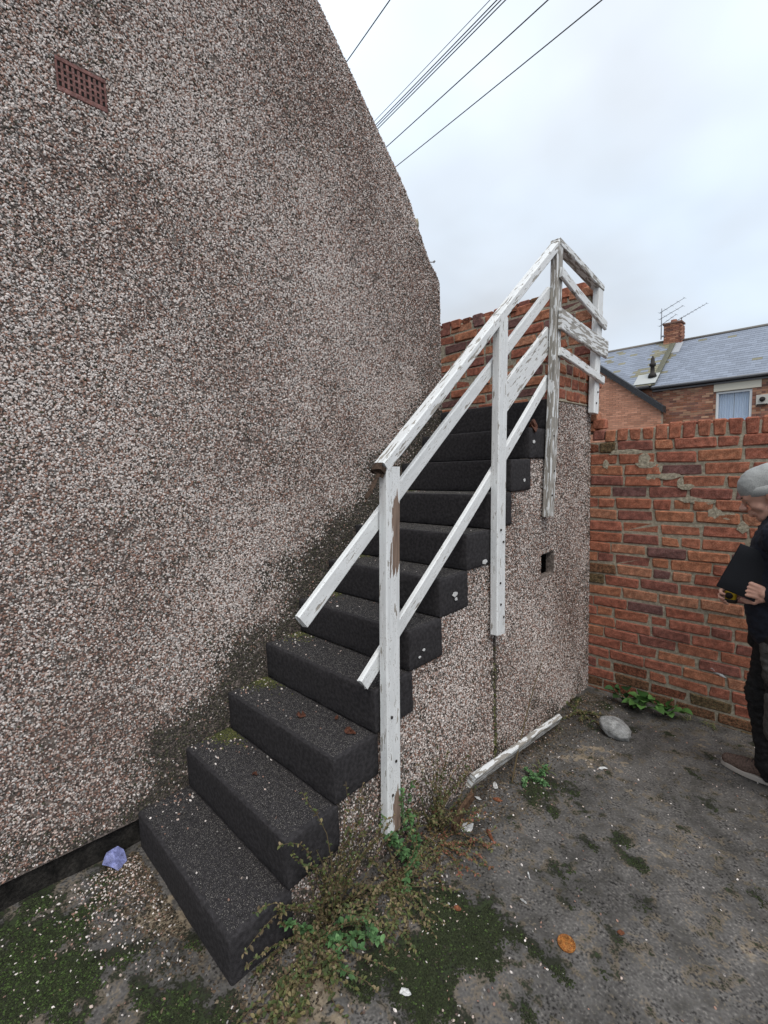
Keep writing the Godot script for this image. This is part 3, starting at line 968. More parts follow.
func build_litter() -> void:
	# moss cushions
	var at := []
	var cols := PackedColorArray()
	var tries := 0
	while at.size() < 26000 and tries < 400000:
		tries += 1
		var x := rng.randf_range(0.0, 2.1)
		var z := rng.randf_range(-2.93, 0.75)
		if x < SW + 0.01 and z < 0.01: continue
		var m := moss_level(x, z)
		if m < 0.06 + rng.randf() * 0.18: continue
		var s := rng.randf_range(0.002, 0.0055)
		at.append(Transform3D(Basis.from_euler(Vector3(rng.randf() * 0.5, rng.randf() * TAU, 0)).scaled_local(Vector3(s, s * 0.75, s * 1.2)), on_ground(x, z, 0.0005)))
		var v := rng.randf_range(0.6, 1.4)
		cols.append(Color(0.024 * v, 0.030 * v, 0.013 * v) if rng.randf() < (0.93 if x > 0.75 else 0.7) else Color(0.045 * v, 0.072 * v, 0.02 * v))
	var ms := many("moss", stone(610, 0, 0.3), M.stonemat, at, cols, null)
	tag(ms, "low dark green moss growing over the yard", "moss")
	# fallen dash stones, thick beside the lowest step and along the wall
	var ca := []
	var cc := PackedColorArray()
	for i in 2600:
		var x: float
		var z: float
		var r := rng.randf()
		if r < 0.40:
			x = 0.04 + absf(rng.randfn(0.0, 0.22)); z = 0.03 + absf(rng.randfn(0.0, 0.13)) * (1.0 + x)
		elif r < 0.62:
			x = SW + 0.03 + absf(rng.randfn(0.0, 0.22)); z = rng.randf_range(-2.9, 0.2)
		elif r < 0.86:
			x = rng.randf_range(0.02, 1.5); z = rng.randf_range(-0.9, 0.7)
		else:
			x = rng.randf_range(0.85, 2.2); z = rng.randf_range(-2.9, 0.3)
		if x < SW + 0.01 and z < 0.015: continue
		var s := rng.randf_range(0.0018, 0.0046)
		ca.append(Transform3D(Basis.from_euler(Vector3(rng.randf(), rng.randf() * TAU, rng.randf())).scaled_local(Vector3(s, s * 0.6, s * rng.randf_range(0.8, 1.5))), on_ground(x, z, s * 0.3)))
		cc.append(pebble_colour(0.12))
	# soil, bark and leaf crumbs along the foot of the stair wall
	var la := []
	var lc := PackedColorArray()
	for i in 9000:
		var x: float = SW + 0.01 + absf(rng.randfn(0.0, 0.13))
		var z: float = rng.randf_range(-2.85, 0.05)
		if rng.randf() < 0.25:
			x = 0.02 + absf(rng.randfn(0.0, 0.3)); z = 0.02 + absf(rng.randfn(0.0, 0.08))
		var s := rng.randf_range(0.0015, 0.0055)
		la.append(Transform3D(Basis.from_euler(Vector3(rng.randf() * 0.6, rng.randf() * TAU, rng.randf() * 0.6)).scaled_local(Vector3(s, s * 0.3, s * rng.randf_range(0.8, 2.6))), on_ground(x, z, 0.001)))
		var v := rng.randf_range(0.5, 1.5)
		lc.append([Color(0.05 * v, 0.037 * v, 0.025 * v), Color(0.09 * v, 0.062 * v, 0.04 * v), Color(0.03 * v, 0.027 * v, 0.02 * v), Color(0.14 * v, 0.11 * v, 0.075 * v)][rng.randi() % 4])
	var so := many("soil_litter", stone(640, 0, 0.3), M.stonemat, la, lc, null)
	tag(so, "brown soil and leaf crumbs along the foot of the walls", "litter")
	# and on the treads, gathered against the wall
	for k in range(1, 9):
		for i in (60 if k < 5 else 26):
			var x := absf(rng.randfn(0.0, 0.11)) + 0.01 if rng.randf() < 0.8 else rng.randf_range(0.02, SW - 0.05)
			if x > SW - 0.03: continue
			var z := -GOING * (k - 1) - rng.randf_range(0.02, GOING - 0.006)
			var s := rng.randf_range(0.0022, 0.005)
			ca.append(Transform3D(Basis.from_euler(Vector3(rng.randf(), rng.randf() * TAU, rng.randf())).scaled_local(Vector3(s, s * 0.6, s * rng.randf_range(0.8, 1.5))), Vector3(x, RISE * k + s * 0.25, z)))
			cc.append(pebble_colour(0.1))
	# fine grit trodden over the treads, strewn thick and pale to brighten them
	var ga := []
	var gc := PackedColorArray()
	for i in 48000:
		var k := 1 + rng.randi() % 8
		var s := rng.randf_range(0.0007, 0.0015)
		ga.append(Transform3D(Basis.from_euler(Vector3(rng.randf(), rng.randf() * TAU, rng.randf())).scaled_local(Vector3(s, s * 0.5, s * 1.2)), Vector3(rng.randf_range(0.012, SW - 0.02), RISE * k + 0.0004, -GOING * (k - 1) - rng.randf_range(0.014, GOING - 0.002))))
		var v := rng.randf_range(0.5, 1.4)
		gc.append(Color(0.17 * v, 0.16 * v, 0.148 * v))
	var gr := many("step_grit", stone(630, 0, 0.3), M.stonemat, ga, gc, null)
	tag(gr, "fine grey grit trodden over the black treads, strewn thick to brighten them", "grit")
	var chips := many("stone_chips", stone(620, 1, 0.3), M.stonemat, ca, cc, null)
	tag(chips, "pale stone chips fallen from the pebbledash onto steps and yard", "gravel")
	# moss in the wall corner of the treads
	var sa := []
	var sc := PackedColorArray()
	for k in range(2, 9):
		for i in (700 if k in [2, 3] else 260):
			var x := absf(rng.randfn(0.0, 0.06)) + 0.004
			var z := -GOING * k + absf(rng.randfn(0.0, 0.05)) + 0.004
			if z > -GOING * (k - 1) - 0.02 or x > 0.4: continue
			var s := rng.randf_range(0.002, 0.006)
			sa.append(Transform3D(Basis.from_euler(Vector3(0, rng.randf() * TAU, 0)).scaled_local(Vector3(s, s * 0.7, s)), Vector3(x, RISE * k, z)))
			var v := rng.randf_range(0.6, 1.4)
			sc.append(Color(0.045 * v, 0.05 * v, 0.018 * v) if rng.randf() < 0.7 else Color(0.10 * v, 0.105 * v, 0.03 * v))
	var sm := many("step_moss", stone(611, 0, 0.3), M.stonemat, sa, sc, null)
	tag(sm, "olive moss gathered on the treads against the gable", "moss")

# a leaf blade: pointed, folded along its midrib, drooping
func add_leaf(st: SurfaceTool, base: Vector3, dir: Vector3, length: float, width: float, c: Color, droop := 0.3, rows := 4, lobes := 0.0) -> void:
	st.set_smooth_group(0)
	var side := dir.cross(Vector3.UP).normalized()
	if side.length() < 0.1: side = Vector3.RIGHT
	var up := side.cross(dir).normalized()
	var prev := []
	for i in rows + 1:
		var f := float(i) / rows
		var w := width * 0.5 * pow(sin(PI * clampf(f * 0.92 + 0.06, 0, 1)), 0.75)
		if lobes > 0.0: w *= 1.0 + lobes * sin(f * 19.0)
		if i == rows: w = 0.0005
		var mid := base + dir * length * f - Vector3.UP * droop * length * f * f
		var row := [mid - side * w + up * w * 0.35, mid, mid + side * w + up * w * 0.35]
		if i > 0:
			for k in 2:
				st.set_color(c)
				quad(st, prev[k], prev[k + 1], row[k + 1], row[k], up)
		prev = row

func leaf_dir(el: float) -> Vector3:
	var a := rng.randf() * TAU
	return Vector3(cos(a) * cos(el), sin(el), sin(a) * cos(el))

func sprawl(called: String, label: String, at: Vector3, stems: int, reach: float, rise: float, leaf: float, greens: Array, lean := Vector3.ZERO) -> void:
	var t := thing(called, label, "weed", at, "weeds along the foot of the steps")
	var ss := new_st()
	var ls := new_st()
	for s in stems:
		var d := (leaf_dir(rng.randf_range(0.1, 0.9)) + lean).normalized()
		var p := Vector3(rng.randf_range(-0.03, 0.03), -0.005, rng.randf_range(-0.03, 0.03))
		var pts := [p]
		var rad := [0.0024]
		var seg := 7
		for i in seg:
			d = (d + Vector3(rng.randf_range(-0.35, 0.35), rng.randf_range(-0.22, 0.12) * (1.0 if i < 4 else 1.6), rng.randf_range(-0.35, 0.35))).normalized()
			p = p + Vector3(d.x, d.y * rise, d.z) * reach * rng.randf_range(0.7, 1.25) / seg
			var lx := at.x + p.x
			var lz := at.z + p.z
			p.y = maxf(p.y, on_ground(lx, lz).y - at.y + 0.004)
			if lx < SW + 0.02 and lz < 0.02: p.x = SW + 0.02 - at.x
			pts.append(p)
			rad.append(0.0021 - 0.0002 * i)
			for k in 7:
				var f := rng.randf()
				var bp: Vector3 = pts[i].lerp(p, f)
				var c: Color = greens[rng.randi() % greens.size()]
				var v := rng.randf_range(0.65, 1.35)
				var ln := leaf * rng.randf_range(0.6, 1.3)
				var dd := (leaf_dir(rng.randf_range(-0.1, 0.9)) + d * 0.5).normalized()
				if at.x + bp.x + dd.x * ln < SW + 0.012: dd.x = absf(dd.x)
				add_leaf(ls, bp, dd, ln, ln * 0.55, Color(c.r * v, c.g * v, c.b * v), 0.3, 3)
		add_tube(ss, pts, rad, 4)
	obj("stems", fin(ss), M.stem, t)
	obj("foliage", fin(ls), M.leaf, t)

func build_plants() -> void:
	M.stem = plain(lin(0.10, 0.075, 0.04), 0.9)
	var olive := [Color(0.10, 0.11, 0.04), Color(0.07, 0.095, 0.035), Color(0.15, 0.125, 0.06), Color(0.055, 0.075, 0.028), Color(0.17, 0.13, 0.075), Color(0.08, 0.06, 0.035)]
	var fresh := [Color(0.075, 0.16, 0.06), Color(0.10, 0.19, 0.075), Color(0.06, 0.12, 0.05)]
	var red := [Color(0.18, 0.075, 0.05), Color(0.15, 0.11, 0.05), Color(0.10, 0.11, 0.05)]
	var out := Vector3(0.5, 0, 0.1)
	sprawl("weed_clump", "olive weed spilling from the end of the second step", on_ground(SW + 0.05, -0.26), 30, 0.30, 0.85, 0.015, olive, out)
	sprawl("weed_clump", "taller weed climbing the end of the lowest steps", on_ground(SW + 0.035, -0.38), 24, 0.36, 1.5, 0.015, olive, Vector3(0.15, 0.6, 0.1))
	sprawl("weed_clump", "bright green seedlings at the end of the bottom step", on_ground(SW + 0.06, -0.33), 5, 0.2, 1.0, 0.024, fresh, out)
	sprawl("weed_clump", "tangled olive weed at the foot of the nearest post", on_ground(SW + 0.09, -0.62), 30, 0.28, 0.8, 0.015, olive, out)
	sprawl("weed_clump", "fresh green weed growing against the nearest post", on_ground(SW + 0.07, -0.77), 7, 0.22, 1.6, 0.026, fresh, Vector3(0.1, 0.5, 0))
	sprawl("weed_clump", "reddish weed spreading between nearest post and fallen plank", on_ground(SW + 0.10, -0.92), 22, 0.27, 0.6, 0.014, red, out)
	sprawl("weed_clump", "dry bushy weed against the pebbledash near the nearest post", on_ground(SW + 0.035, -0.98), 22, 0.28, 1.5, 0.014, olive, Vector3(0.1, 0.6, 0))
	sprawl("weed_clump", "small green weed in front of the fallen plank", on_ground(1.0, -1.62), 6, 0.1, 0.6, 0.02, fresh, Vector3(0.3, 0, 0))
	sprawl("weed_clump", "low olive weed at the far end of the pier", on_ground(SW + 0.06, -2.5), 9, 0.2, 0.5, 0.018, olive, Vector3(0.4, 0, 0))
	sprawl("weed_clump", "flat olive weed in front of the bottom step", on_ground(SW + 0.10, -0.10), 10, 0.22, 0.4, 0.018, olive, Vector3(0.6, 0, 0.3))
	# broad-leaved dock at the foot of the brick wall
	for d in [[1.09, -2.86, 8, 0.13, "small broad-leaved weed at the wall beside the grey stone"], [1.21, -2.83, 18, 0.135, "bright broad-leaved weed at the foot of the brick wall"], [1.34, -2.86, 11, 0.14, "darker broad-leaved weed nearest the man along the brick wall"]]:
		var at := on_ground(d[0], d[1])
		var t := thing("dock_plant", d[4], "weed", at, "leafy weeds at the foot of the brick wall")
		for i in d[2]:
			var dir := leaf_dir(rng.randf_range(0.5, 1.45))
			dir.z = absf(dir.z) * 0.9
			dir = dir.normalized()
			var st := new_st()
			var v := rng.randf_range(0.6, 1.3)
			var stalk: float = d[3] * rng.randf_range(0.3, 0.8)
			var c := Color(0.085 * v, 0.18 * v, 0.05 * v) if d[2] > 10 else Color(0.045 * v, 0.095 * v, 0.035 * v)
			st.set_color(c)
			add_tube(st, [Vector3.ZERO, dir * stalk * 0.6 + Vector3.UP * 0.01, dir * stalk], [0.0025, 0.002, 0.0016], 4)
			add_leaf(st, dir * stalk, dir, d[3] * rng.randf_range(0.5, 0.9), d[3] * rng.randf_range(0.4, 0.65), c, 0.5, 6, 0.12)
			obj("leaf", fin(st), M.leaf, t)
	# grass tufts
	var tufts := [[0.86, -2.2, "grass tuft beyond the tip of the fallen plank"], [1.02, -1.72, "grass tuft beside the white flake below the fallen plank"], [1.45, -2.88, "grass tuft along the brick wall near the man"], [1.58, -2.9, "wispy grass behind the toe of the man's shoe"], [0.93, -0.8, "grass tuft below the nearest post"]]
	for g in tufts:
		var t := thing("grass_tuft", g[2], "grass", on_ground(g[0], g[1]), "grass tufts in the yard")
		var st := new_st()
		for i in 26:
			var v := rng.randf_range(0.6, 1.3)
			var c := Color(0.12 * v, 0.14 * v, 0.05 * v) if i % 3 else Color(0.22 * v, 0.19 * v, 0.10 * v)
			add_leaf(st, Vector3(rng.randf_range(-0.04, 0.04), 0, rng.randf_range(-0.025, 0.025)), leaf_dir(rng.randf_range(0.4, 1.3)), rng.randf_range(0.03, 0.075), 0.004, c, 0.5, 3)
		obj("blades", fin(st), M.leaf, t)
	# a dead stalk leaning on the pier
	var p0 := on_ground(0.945, -1.50)
	var stalk := obj("dead_stalk", tube([Vector3.ZERO, Vector3(-0.03, 0.10, -0.12), Vector3(-0.07, 0.22, -0.30), Vector3(-0.10, 0.34, -0.47), Vector3(-0.105, 0.44, -0.58)], [0.0045, 0.004, 0.0034, 0.0028, 0.0018], 5), M.stem, null, p0)
	tag(stalk, "thin dead stalk leaning across the plank against the pier", "stalk")
	# moss and tiny fern in the open joint
	var jt := thing("joint_moss", "green moss filling the open joint in the pebbledash", "moss", Vector3(SW - 0.01, 0.0, -1.586))
	var st := new_st()
	for i in 120:
		var y := rng.randf_range(-0.05, 0.35) if i < 90 else rng.randf_range(0.35, 0.62)
		var v := rng.randf_range(0.6, 1.4)
		add_leaf(st, Vector3(-0.01, y, rng.randf_range(-0.012, 0.012)), Vector3(rng.randf_range(0.3, 1), rng.randf_range(-0.5, 0.6), rng.randf_range(-1, 1)).normalized(), rng.randf_range(0.008, 0.022), 0.007, Color(0.11 * v, 0.12 * v, 0.04 * v), 0.3, 2)
	obj("tufts", fin(st), M.leaf, jt)

# thin crumpled sheet
func scrap(w: float, d: float, sd: int, crumple: float, thick := 0.0012) -> ArrayMesh:
	var r := RandomNumberGenerator.new()
	r.seed = sd
	var nz := FastNoiseLite.new()
	nz.seed = sd
	nz.frequency = 20.0
	var st := new_st()
	st.set_smooth_group(-1)
	var n := 12
	var rim := []
	for i in n:
		var a := TAU * i / n
		var rr := r.randf_range(0.7, 1.15)
		var q := Vector3(cos(a) * w * 0.5 * rr, 0, sin(a) * d * 0.5 * rr)
		q.y = absf(nz.get_noise_2d(q.x, q.z)) * crumple
		rim.append(q)
	var up := Vector3(0, thick, 0)
	for i in n:
		var a: Vector3 = rim[i]
		var b: Vector3 = rim[(i + 1) % n]
		var am := a * 0.5 + Vector3(0, absf(nz.get_noise_2d(a.x * 0.5 + 1, a.z)) * crumple * 1.5, 0)
		var bm := b * 0.5 + Vector3(0, absf(nz.get_noise_2d(b.x * 0.5 + 1, b.z)) * crumple * 1.5, 0)
		quad(st, a + up, b + up, bm + up, am + up, Vector3.UP)
		tri(st, am + up, bm + up, up + Vector3(0, crumple * 0.3, 0), Vector3.UP)
		quad(st, a, b, bm, am, Vector3.DOWN)
		tri(st, am, bm, Vector3(0, crumple * 0.3, 0), Vector3.DOWN)
		quad(st, a, b, b + up, a + up, a + b)
	return fin(st)

func build_loose() -> void:
	# fallen plank against the foot of the pier
	var pl := thing("fallen_plank", "broken white painted plank lying along the foot of the pier", "plank")
	obj("painted_length", board(Vector3(0.915, 0.125, -1.165), Vector3(0.885, -0.035, -2.20), Vector3(0.45, 1, 0), 0.07, 0.03, 21, 0.002, 0.008), M.paint_bare, pl)
	obj("bare_length", board(Vector3(0.945, 0.02, -0.98), Vector3(0.93, 0.075, -1.155), Vector3.UP, 0.045, 0.02, 22, 0.004, 0.015), textured(lin(0.17, 0.10, 0.06), mottled(256, 140, 90, 255, 0.02, 0.08, 0.3), 6.0), pl)
	# grey stone
	var rk := obj("grey_stone", stone(913, 3, 0.10), M.stone_grey, null, on_ground(1.18, -2.36, 0.045), Basis.from_euler(Vector3(0, -0.15, -0.25)).scaled_local(Vector3(0.095, 0.055, 0.075)))
	tag(rk, "smooth pale grey stone lying near the brick wall", "stone")
	# rusty orange tin lid
	var lid := thing("tin_lid", "rusty orange tin lid lying on the bare concrete", "lid", on_ground(1.50, -0.852, 0.003))
	lid.rotation = Vector3(0.06, 0.4, -0.08)
	var st := new_st()
	var prof := [Vector2(0.0, 0.0025), Vector2(0.02, 0.0025), Vector2(0.0225, 0.001), Vector2(0.0255, 0.001), Vector2(0.0275, 0.004), Vector2(0.029, 0.004), Vector2(0.0295, 0.0), Vector2(0.0, 0.0)]
	st.set_smooth_group(0)
	for i in 24:
		var a := TAU * i / 24
		var b := TAU * (i + 1) / 24
		for k in prof.size() - 1:
			var p: Vector2 = prof[k]
			var q: Vector2 = prof[k + 1]
			quad(st, Vector3(cos(a) * p.x, p.y, sin(a) * p.x), Vector3(cos(b) * p.x, p.y, sin(b) * p.x), Vector3(cos(b) * q.x, q.y, sin(b) * q.x), Vector3(cos(a) * q.x, q.y, sin(a) * q.x), Vector3.UP if k < 6 else Vector3.DOWN)
	obj("rim_and_disc", fin(st), textured(lin(0.50, 0.19, 0.045), mottled(256, 150, 110, 255, 0.02, 0.08, 0.3, Vector3(1, 1.5, 1.8)), 9.0, 0.75), lid)
	# blue wrapper
	var blue := obj("blue_wrapper", scrap(0.10, 0.085, 31, 0.012), textured(lin(0.33, 0.36, 0.70), mottled(256, 160, 120, 255, 0.02, 0.1, 0.3), 8.0, 0.4), null, on_ground(0.035, 0.105, 0.022), Basis.from_euler(Vector3(0.15, 0.5, -0.55)))
	tag(blue, "crumpled blue wrapper against the gable beside the bottom step", "wrapper")
	# white scraps
	var papers := [[0.965, -1.06, 0.075, 0.05, 1, "torn white wrapper beside the weeds near the plank"], [0.90, -1.41, 0.062, 0.025, 2, "long white flake below the fallen plank"], [0.885, -1.27, 0.04, 0.018, 3, "small white flake between wrapper and plank"], [1.205, -0.362, 0.042, 0.022, 4, "white flake on mossy concrete nearest the camera"], [0.95, -1.16, 0.035, 0.015, 5, "narrow white flake above the terracotta shard"], [1.28, -1.02, 0.035, 0.007, 6, "white splinter on bare concrete before the dark moss"], [1.32, -0.9, 0.03, 0.006, 7, "short white splinter above the tin lid"], [1.25, -1.95, 0.055, 0.02, 8, "pale flake on concrete before the grey stone"], [0.87, -2.34, 0.03, 0.02, 9, "white flake at the tip of the fallen plank"]]
	for p in papers:
		var o := obj("white_scrap", scrap(p[2], p[3], 50 + p[4], 0.012), M.paper, null, on_ground(p[0], p[1], 0.003), Basis(Vector3.UP, p[4] * 0.8 + 0.6))
		tag(o, p[5], "scrap", "white scraps in the yard")
	var tc := textured(lin(0.32, 0.12, 0.06), mottled(256, 170, 120, 255, 0.02, 0.08, 0.3), 6.0)
	var shards := [[1.06, -1.09, 0.075, 0.018, "long terracotta shard below the weeds"], [0.96, -1.33, 0.05, 0.022, "terracotta shard under the fallen plank"], [1.158, -0.702, 0.03, 0.02, "small terracotta bit on the mossy concrete"], [1.62, -1.02, 0.022, 0.015, "tiny terracotta bit beyond the tin lid"]]
	for p in shards:
		var o := obj("terracotta_shard", stone(int(p[2] * 5000), 1, 0.3), tc, null, on_ground(p[0], p[1], 0.006), Basis.from_euler(Vector3(0, 0.9 if p[2] > 0.06 else 2.0, 0)).scaled_local(Vector3(p[3] * 0.5, 0.008, p[2] * 0.5)))
		tag(o, p[4], "shard", "terracotta shards")
	# dead leaves on the treads
	var lm := textured(lin(0.16, 0.06, 0.035), mottled(256, 180, 110, 255, 0.02, 0.08, 0.3), 9.0, 0.7)
	var leaves := [[0.47, 3, 0.10, 0.045, "curled brown leaf in the middle of the third step"], [0.42, 2, 0.11, 0.028, "red brown leaf lying on the second step"], [0.72, 3, 0.16, 0.055, "crumpled brown leaf by the post on the third step"], [0.60, 3, 0.19, 0.025, "small dark leaf at the back of the third step"]]
	for p in leaves:
		var o := obj("dead_leaf", scrap(p[3], p[3] * 0.6, int(p[0] * 100), 0.03, 0.0008), lm, null, Vector3(p[0], RISE * p[1] + 0.002, -GOING * (p[1] - 1) - p[2]), Basis(Vector3.UP, p[0] * 9.0))
		tag(o, p[4], "leaf", "dead leaves on the steps")
	# black bottle cap in the weeds, curled bark behind the second post
	var cap := obj("black_cap", tube([Vector3.ZERO, Vector3(0, 0.012, 0), Vector3(0, 0.016, 0)], [0.013, 0.013, 0.009], 12), M.bolt, null, on_ground(0.925, -0.85, 0.002))
	tag(cap, "small black cap among weeds near the nearest post", "cap")
	var hl := obj("hanging_leaf", scrap(0.05, 0.11, 88, 0.06, 0.001), lm, null, Vector3(SW - 0.02, RISE * 10.0 + 0.004, -2.06), Basis.from_euler(Vector3(0.9, 0.6, 0.4)))
	tag(hl, "withered brown leaf caught behind the middle post", "leaf")

# ------------------------------------------------------------------ houses beyond the wall
func brick_sheet(parent: Node, x0: float, x1: float, y0: float, y1: float, z: float, tones: Array, skip: Callable) -> void:
	var at := []
	var cols := PackedColorArray()
	var c := 0
	var y := y0
	while y < y1:
		var x := x0 - (0.118 if c % 2 else 0.0)
		while x < x1:
			var a := maxf(x, x0)
			var b := minf(x + 0.226, x1)
			var mid := Vector2((a + b) * 0.5, y + 0.037)
			if b - a > 0.04 and not skip.call(mid):
				at.append(Transform3D(Basis.from_scale(Vector3(b - a, 0.066, 0.05)), Vector3(mid.x, mid.y, z - 0.022 + rng.randf_range(-0.002, 0.002))))
				var t: Color = tones[rng.randi() % tones.size()]
				var v := rng.randf_range(0.8, 1.2)
				cols.append(Color(t.r * v, t.g * v, t.b * v))
			x += 0.236
		y += 0.0765
		c += 1
	var bm := BoxMesh.new()
	many("brickwork", bm, vcol(0.93), at, cols, parent)

func slates(parent: Node, x0: float, x1: float, eave: Vector2, ridge: Vector2, skip: Callable, mossy: Callable) -> void:
	# eave and ridge as (z, y)
	var at := []
	var cols := PackedColorArray()
	var run := ridge - eave
	var length := run.length()
	var dir := Vector3(0, run.y, run.x) / length
	var nrm := Vector3(1, 0, 0).cross(dir)
	if nrm.y < 0: nrm = -nrm
	var rows := int(length / 0.19)
	for r in rows:
		var x := x0 - (0.15 if r % 2 else 0.0)
		while x < x1:
			var a := maxf(x, x0)
			var b := minf(x + 0.296, x1)
			if b - a > 0.05:
				var p := Vector3((a + b) * 0.5, eave.y, eave.x) + dir * (r + 0.5) * length / rows + nrm * 0.012
				if not skip.call(p):
					var tilt := Basis(Vector3(1, 0, 0), dir, nrm)
					tilt = tilt * Basis.from_euler(Vector3(-0.035 + rng.randf_range(-0.006, 0.006), 0, 0))
					at.append(Transform3D(tilt.scaled_local(Vector3(b - a, length / rows * 1.35, 0.008)), p))
					var v := rng.randf_range(0.86, 1.14)
					var c := Color(0.20, 0.225, 0.275)
					if mossy.call(p) > rng.randf(): c = Color(0.19, 0.175, 0.115)
					cols.append(Color(c.r * v, c.g * v, c.b * v))
			x += 0.3
	many("slates", BoxMesh.new(), M.slate, at, cols, parent)

func build_terrace() -> void:
	var Z := -20.5
	var tones := [Color(0.30, 0.135, 0.085), Color(0.37, 0.19, 0.125), Color(0.24, 0.11, 0.08), Color(0.44, 0.26, 0.17), Color(0.33, 0.16, 0.11), Color(0.19, 0.10, 0.08)]
	var mort := plain(lin(0.36, 0.31, 0.25), 0.95)
	var none := func(_p) -> bool: return false
	# near-right house of the row
	var a := thing("terraced_house", "brick terraced house with curtained window and blue-grey slate roof", "house")
	var win := [-1.115, -0.065, 2.75, 3.93]
	for p in [[-3.2, win[0], -0.3, 4.36], [win[1], 5.0, -0.3, 4.36], [win[0], win[1], -0.3, win[2]], [win[0], win[1], win[3], 4.36]]:
		obj("wall", box(Vector3(p[0], p[2], Z - 0.4), Vector3(p[1], p[3], Z - 0.012)), mort, a)
	obj("rear_wall", box(Vector3(-3.2, -0.3, Z - 6.6), Vector3(5.0, 4.36, Z - 6.3)), mort, a)
	brick_sheet(a, -3.2, win[0] - 0.075, 1.2, 4.36, Z, tones, none)
	brick_sheet(a, 0.19, 5.0, 1.2, 4.36, Z, tones, none)
	brick_sheet(a, win[1] + 0.005, 0.19, 1.2, 3.90, Z, tones, none)
	brick_sheet(a, win[0] - 0.075, win[0] - 0.005, 1.2, 3.90, Z, tones, none)
	brick_sheet(a, win[0] - 0.005, win[1] + 0.005, 1.2, 2.6, Z, tones, none)
	brick_sheet(a, win[0] - 0.075, 0.19, 4.25, 4.36, Z, tones, none)
	obj("lintel", box(Vector3(-1.19, 3.95, Z - 0.1), Vector3(0.185, 4.245, Z + 0.03), 0.008), plain(lin(0.72, 0.67, 0.56)), a)
	obj("sill", box(Vector3(-1.2, 2.66, Z - 0.1), Vector3(0.02, 2.75, Z + 0.06), 0.008), M.stone_grey, a)
	var w := Node3D.new()
	w.name = "window"
	a.add_child(w, true)
	var fr := new_st()
	add_box(fr, Vector3(win[0], win[2], Z - 0.11), Vector3(win[0] + 0.075, win[3], Z - 0.04))
	add_box(fr, Vector3(win[1] - 0.075, win[2], Z - 0.11), Vector3(win[1], win[3], Z - 0.04))
	add_box(fr, Vector3(win[0] + 0.075, win[2], Z - 0.11), Vector3(win[1] - 0.075, win[2] + 0.07, Z - 0.0405))
	add_box(fr, Vector3(win[0] + 0.075, win[3] - 0.07, Z - 0.11), Vector3(win[1] - 0.075, win[3], Z - 0.0405))
	obj("frame", fin(fr), M.white_plastic, w)
	var glass := plain(Color(0.9, 0.95, 1.0, 0.12), 0.03, 0.5)
	glass.transparency = BaseMaterial3D.TRANSPARENCY_ALPHA
	obj("pane", box(Vector3(win[0] + 0.07, win[2] + 0.065, Z - 0.09), Vector3(win[1] - 0.07, win[3] - 0.065, Z - 0.085), 0.001), glass, w)
	for h in 2:
		var cs := new_st()
		cs.set_smooth_group(0)
		var xa: float = lerpf(win[0], win[1], h * 0.5) + 0.01
		var xb: float = lerpf(win[0], win[1], h * 0.5 + 0.5) - 0.01
		for i in 60:
			var q := []
			for e in 2:
				var f := (i + e) / 60.0
				var x := lerpf(xa, xb, f)
				q.append([x, Z - 0.2 + 0.028 * sin(f * 41.0 + h) + 0.012 * sin(f * 17.0)])
			quad(cs, Vector3(q[0][0], win[2], q[0][1]), Vector3(q[1][0], win[2], q[1][1]), Vector3(q[1][0], win[3] + 0.03, q[1][1]), Vector3(q[0][0], win[3] + 0.03, q[0][1]), Vector3(0, 0, 1))
		obj("curtain", fin(cs), plain(lin(0.56, 0.66, 0.80), 0.9), w)
	# boiler flue box
	var fl := Node3D.new()
	fl.name = "flue"
	a.add_child(fl, true)
	obj("flue_plate", box(Vector3(0.05, 3.32, Z), Vector3(0.40, 3.68, Z + 0.05), 0.01), plain(lin(0.55, 0.53, 0.48), 0.7), fl)
	obj("flue_pipe", tube([Vector3(0.225, 3.52, Z + 0.05), Vector3(0.225, 3.52, Z + 0.10)], [0.085, 0.08], 16), M.bolt, fl)
	obj("flue_foot", box(Vector3(0.07, 3.325, Z + 0.051), Vector3(0.38, 3.36, Z + 0.09), 0.006), M.bolt, fl)
	obj("roof_deck", slab_zy(PackedVector2Array([Vector2(Z + 0.12, 4.38), Vector2(-24.0, 6.71), Vector2(-27.5, 4.38), Vector2(-27.5, 4.26), Vector2(-24, 6.6), Vector2(Z + 0.12, 4.27)]), -3.2, 5.0), plain(lin(0.05, 0.05, 0.055)), a)
	var no_moss := func(p: Vector3) -> float: return 0.45 if p.x < -2.95 else 0.01
	slates(a, -3.2, 5.0, Vector2(Z + 0.16, 4.39), Vector2(-24.0, 6.73), none, no_moss)
	obj("ridge_tiles", tube([Vector3(-3.2, 6.73, -24), Vector3(5.0, 6.73, -24)], [0.085, 0.085], 10), plain(lin(0.17, 0.155, 0.14)), a)
	obj("gutter", tube([Vector3(-3.2, 4.36, Z + 0.21), Vector3(5.0, 4.36, Z + 0.21)], [0.055, 0.055], 8), plain(lin(0.16, 0.16, 0.17), 0.5), a)
	obj("fascia", box(Vector3(-3.19, 4.22, Z + 0.001), Vector3(4.99, 4.375, Z + 0.10), 0.004), plain(lin(0.20, 0.20, 0.21), 0.6), a)
	# chimney with aerials
	var ch := Node3D.new()
	ch.name = "chimney"
	a.add_child(ch, true)
	var cz := -23.75
	obj("stack", box(Vector3(-3.62, 5.9, cz - 0.55), Vector3(-2.98, 7.50, cz), 0.01), mort, ch)
	var front := none
	brick_sheet(ch, -3.63, -2.97, 6.2, 7.5, cz + 0.03, [tones[0], tones[2], tones[1], tones[5]], front)
	var sideb := []
	var sidec := PackedColorArray()
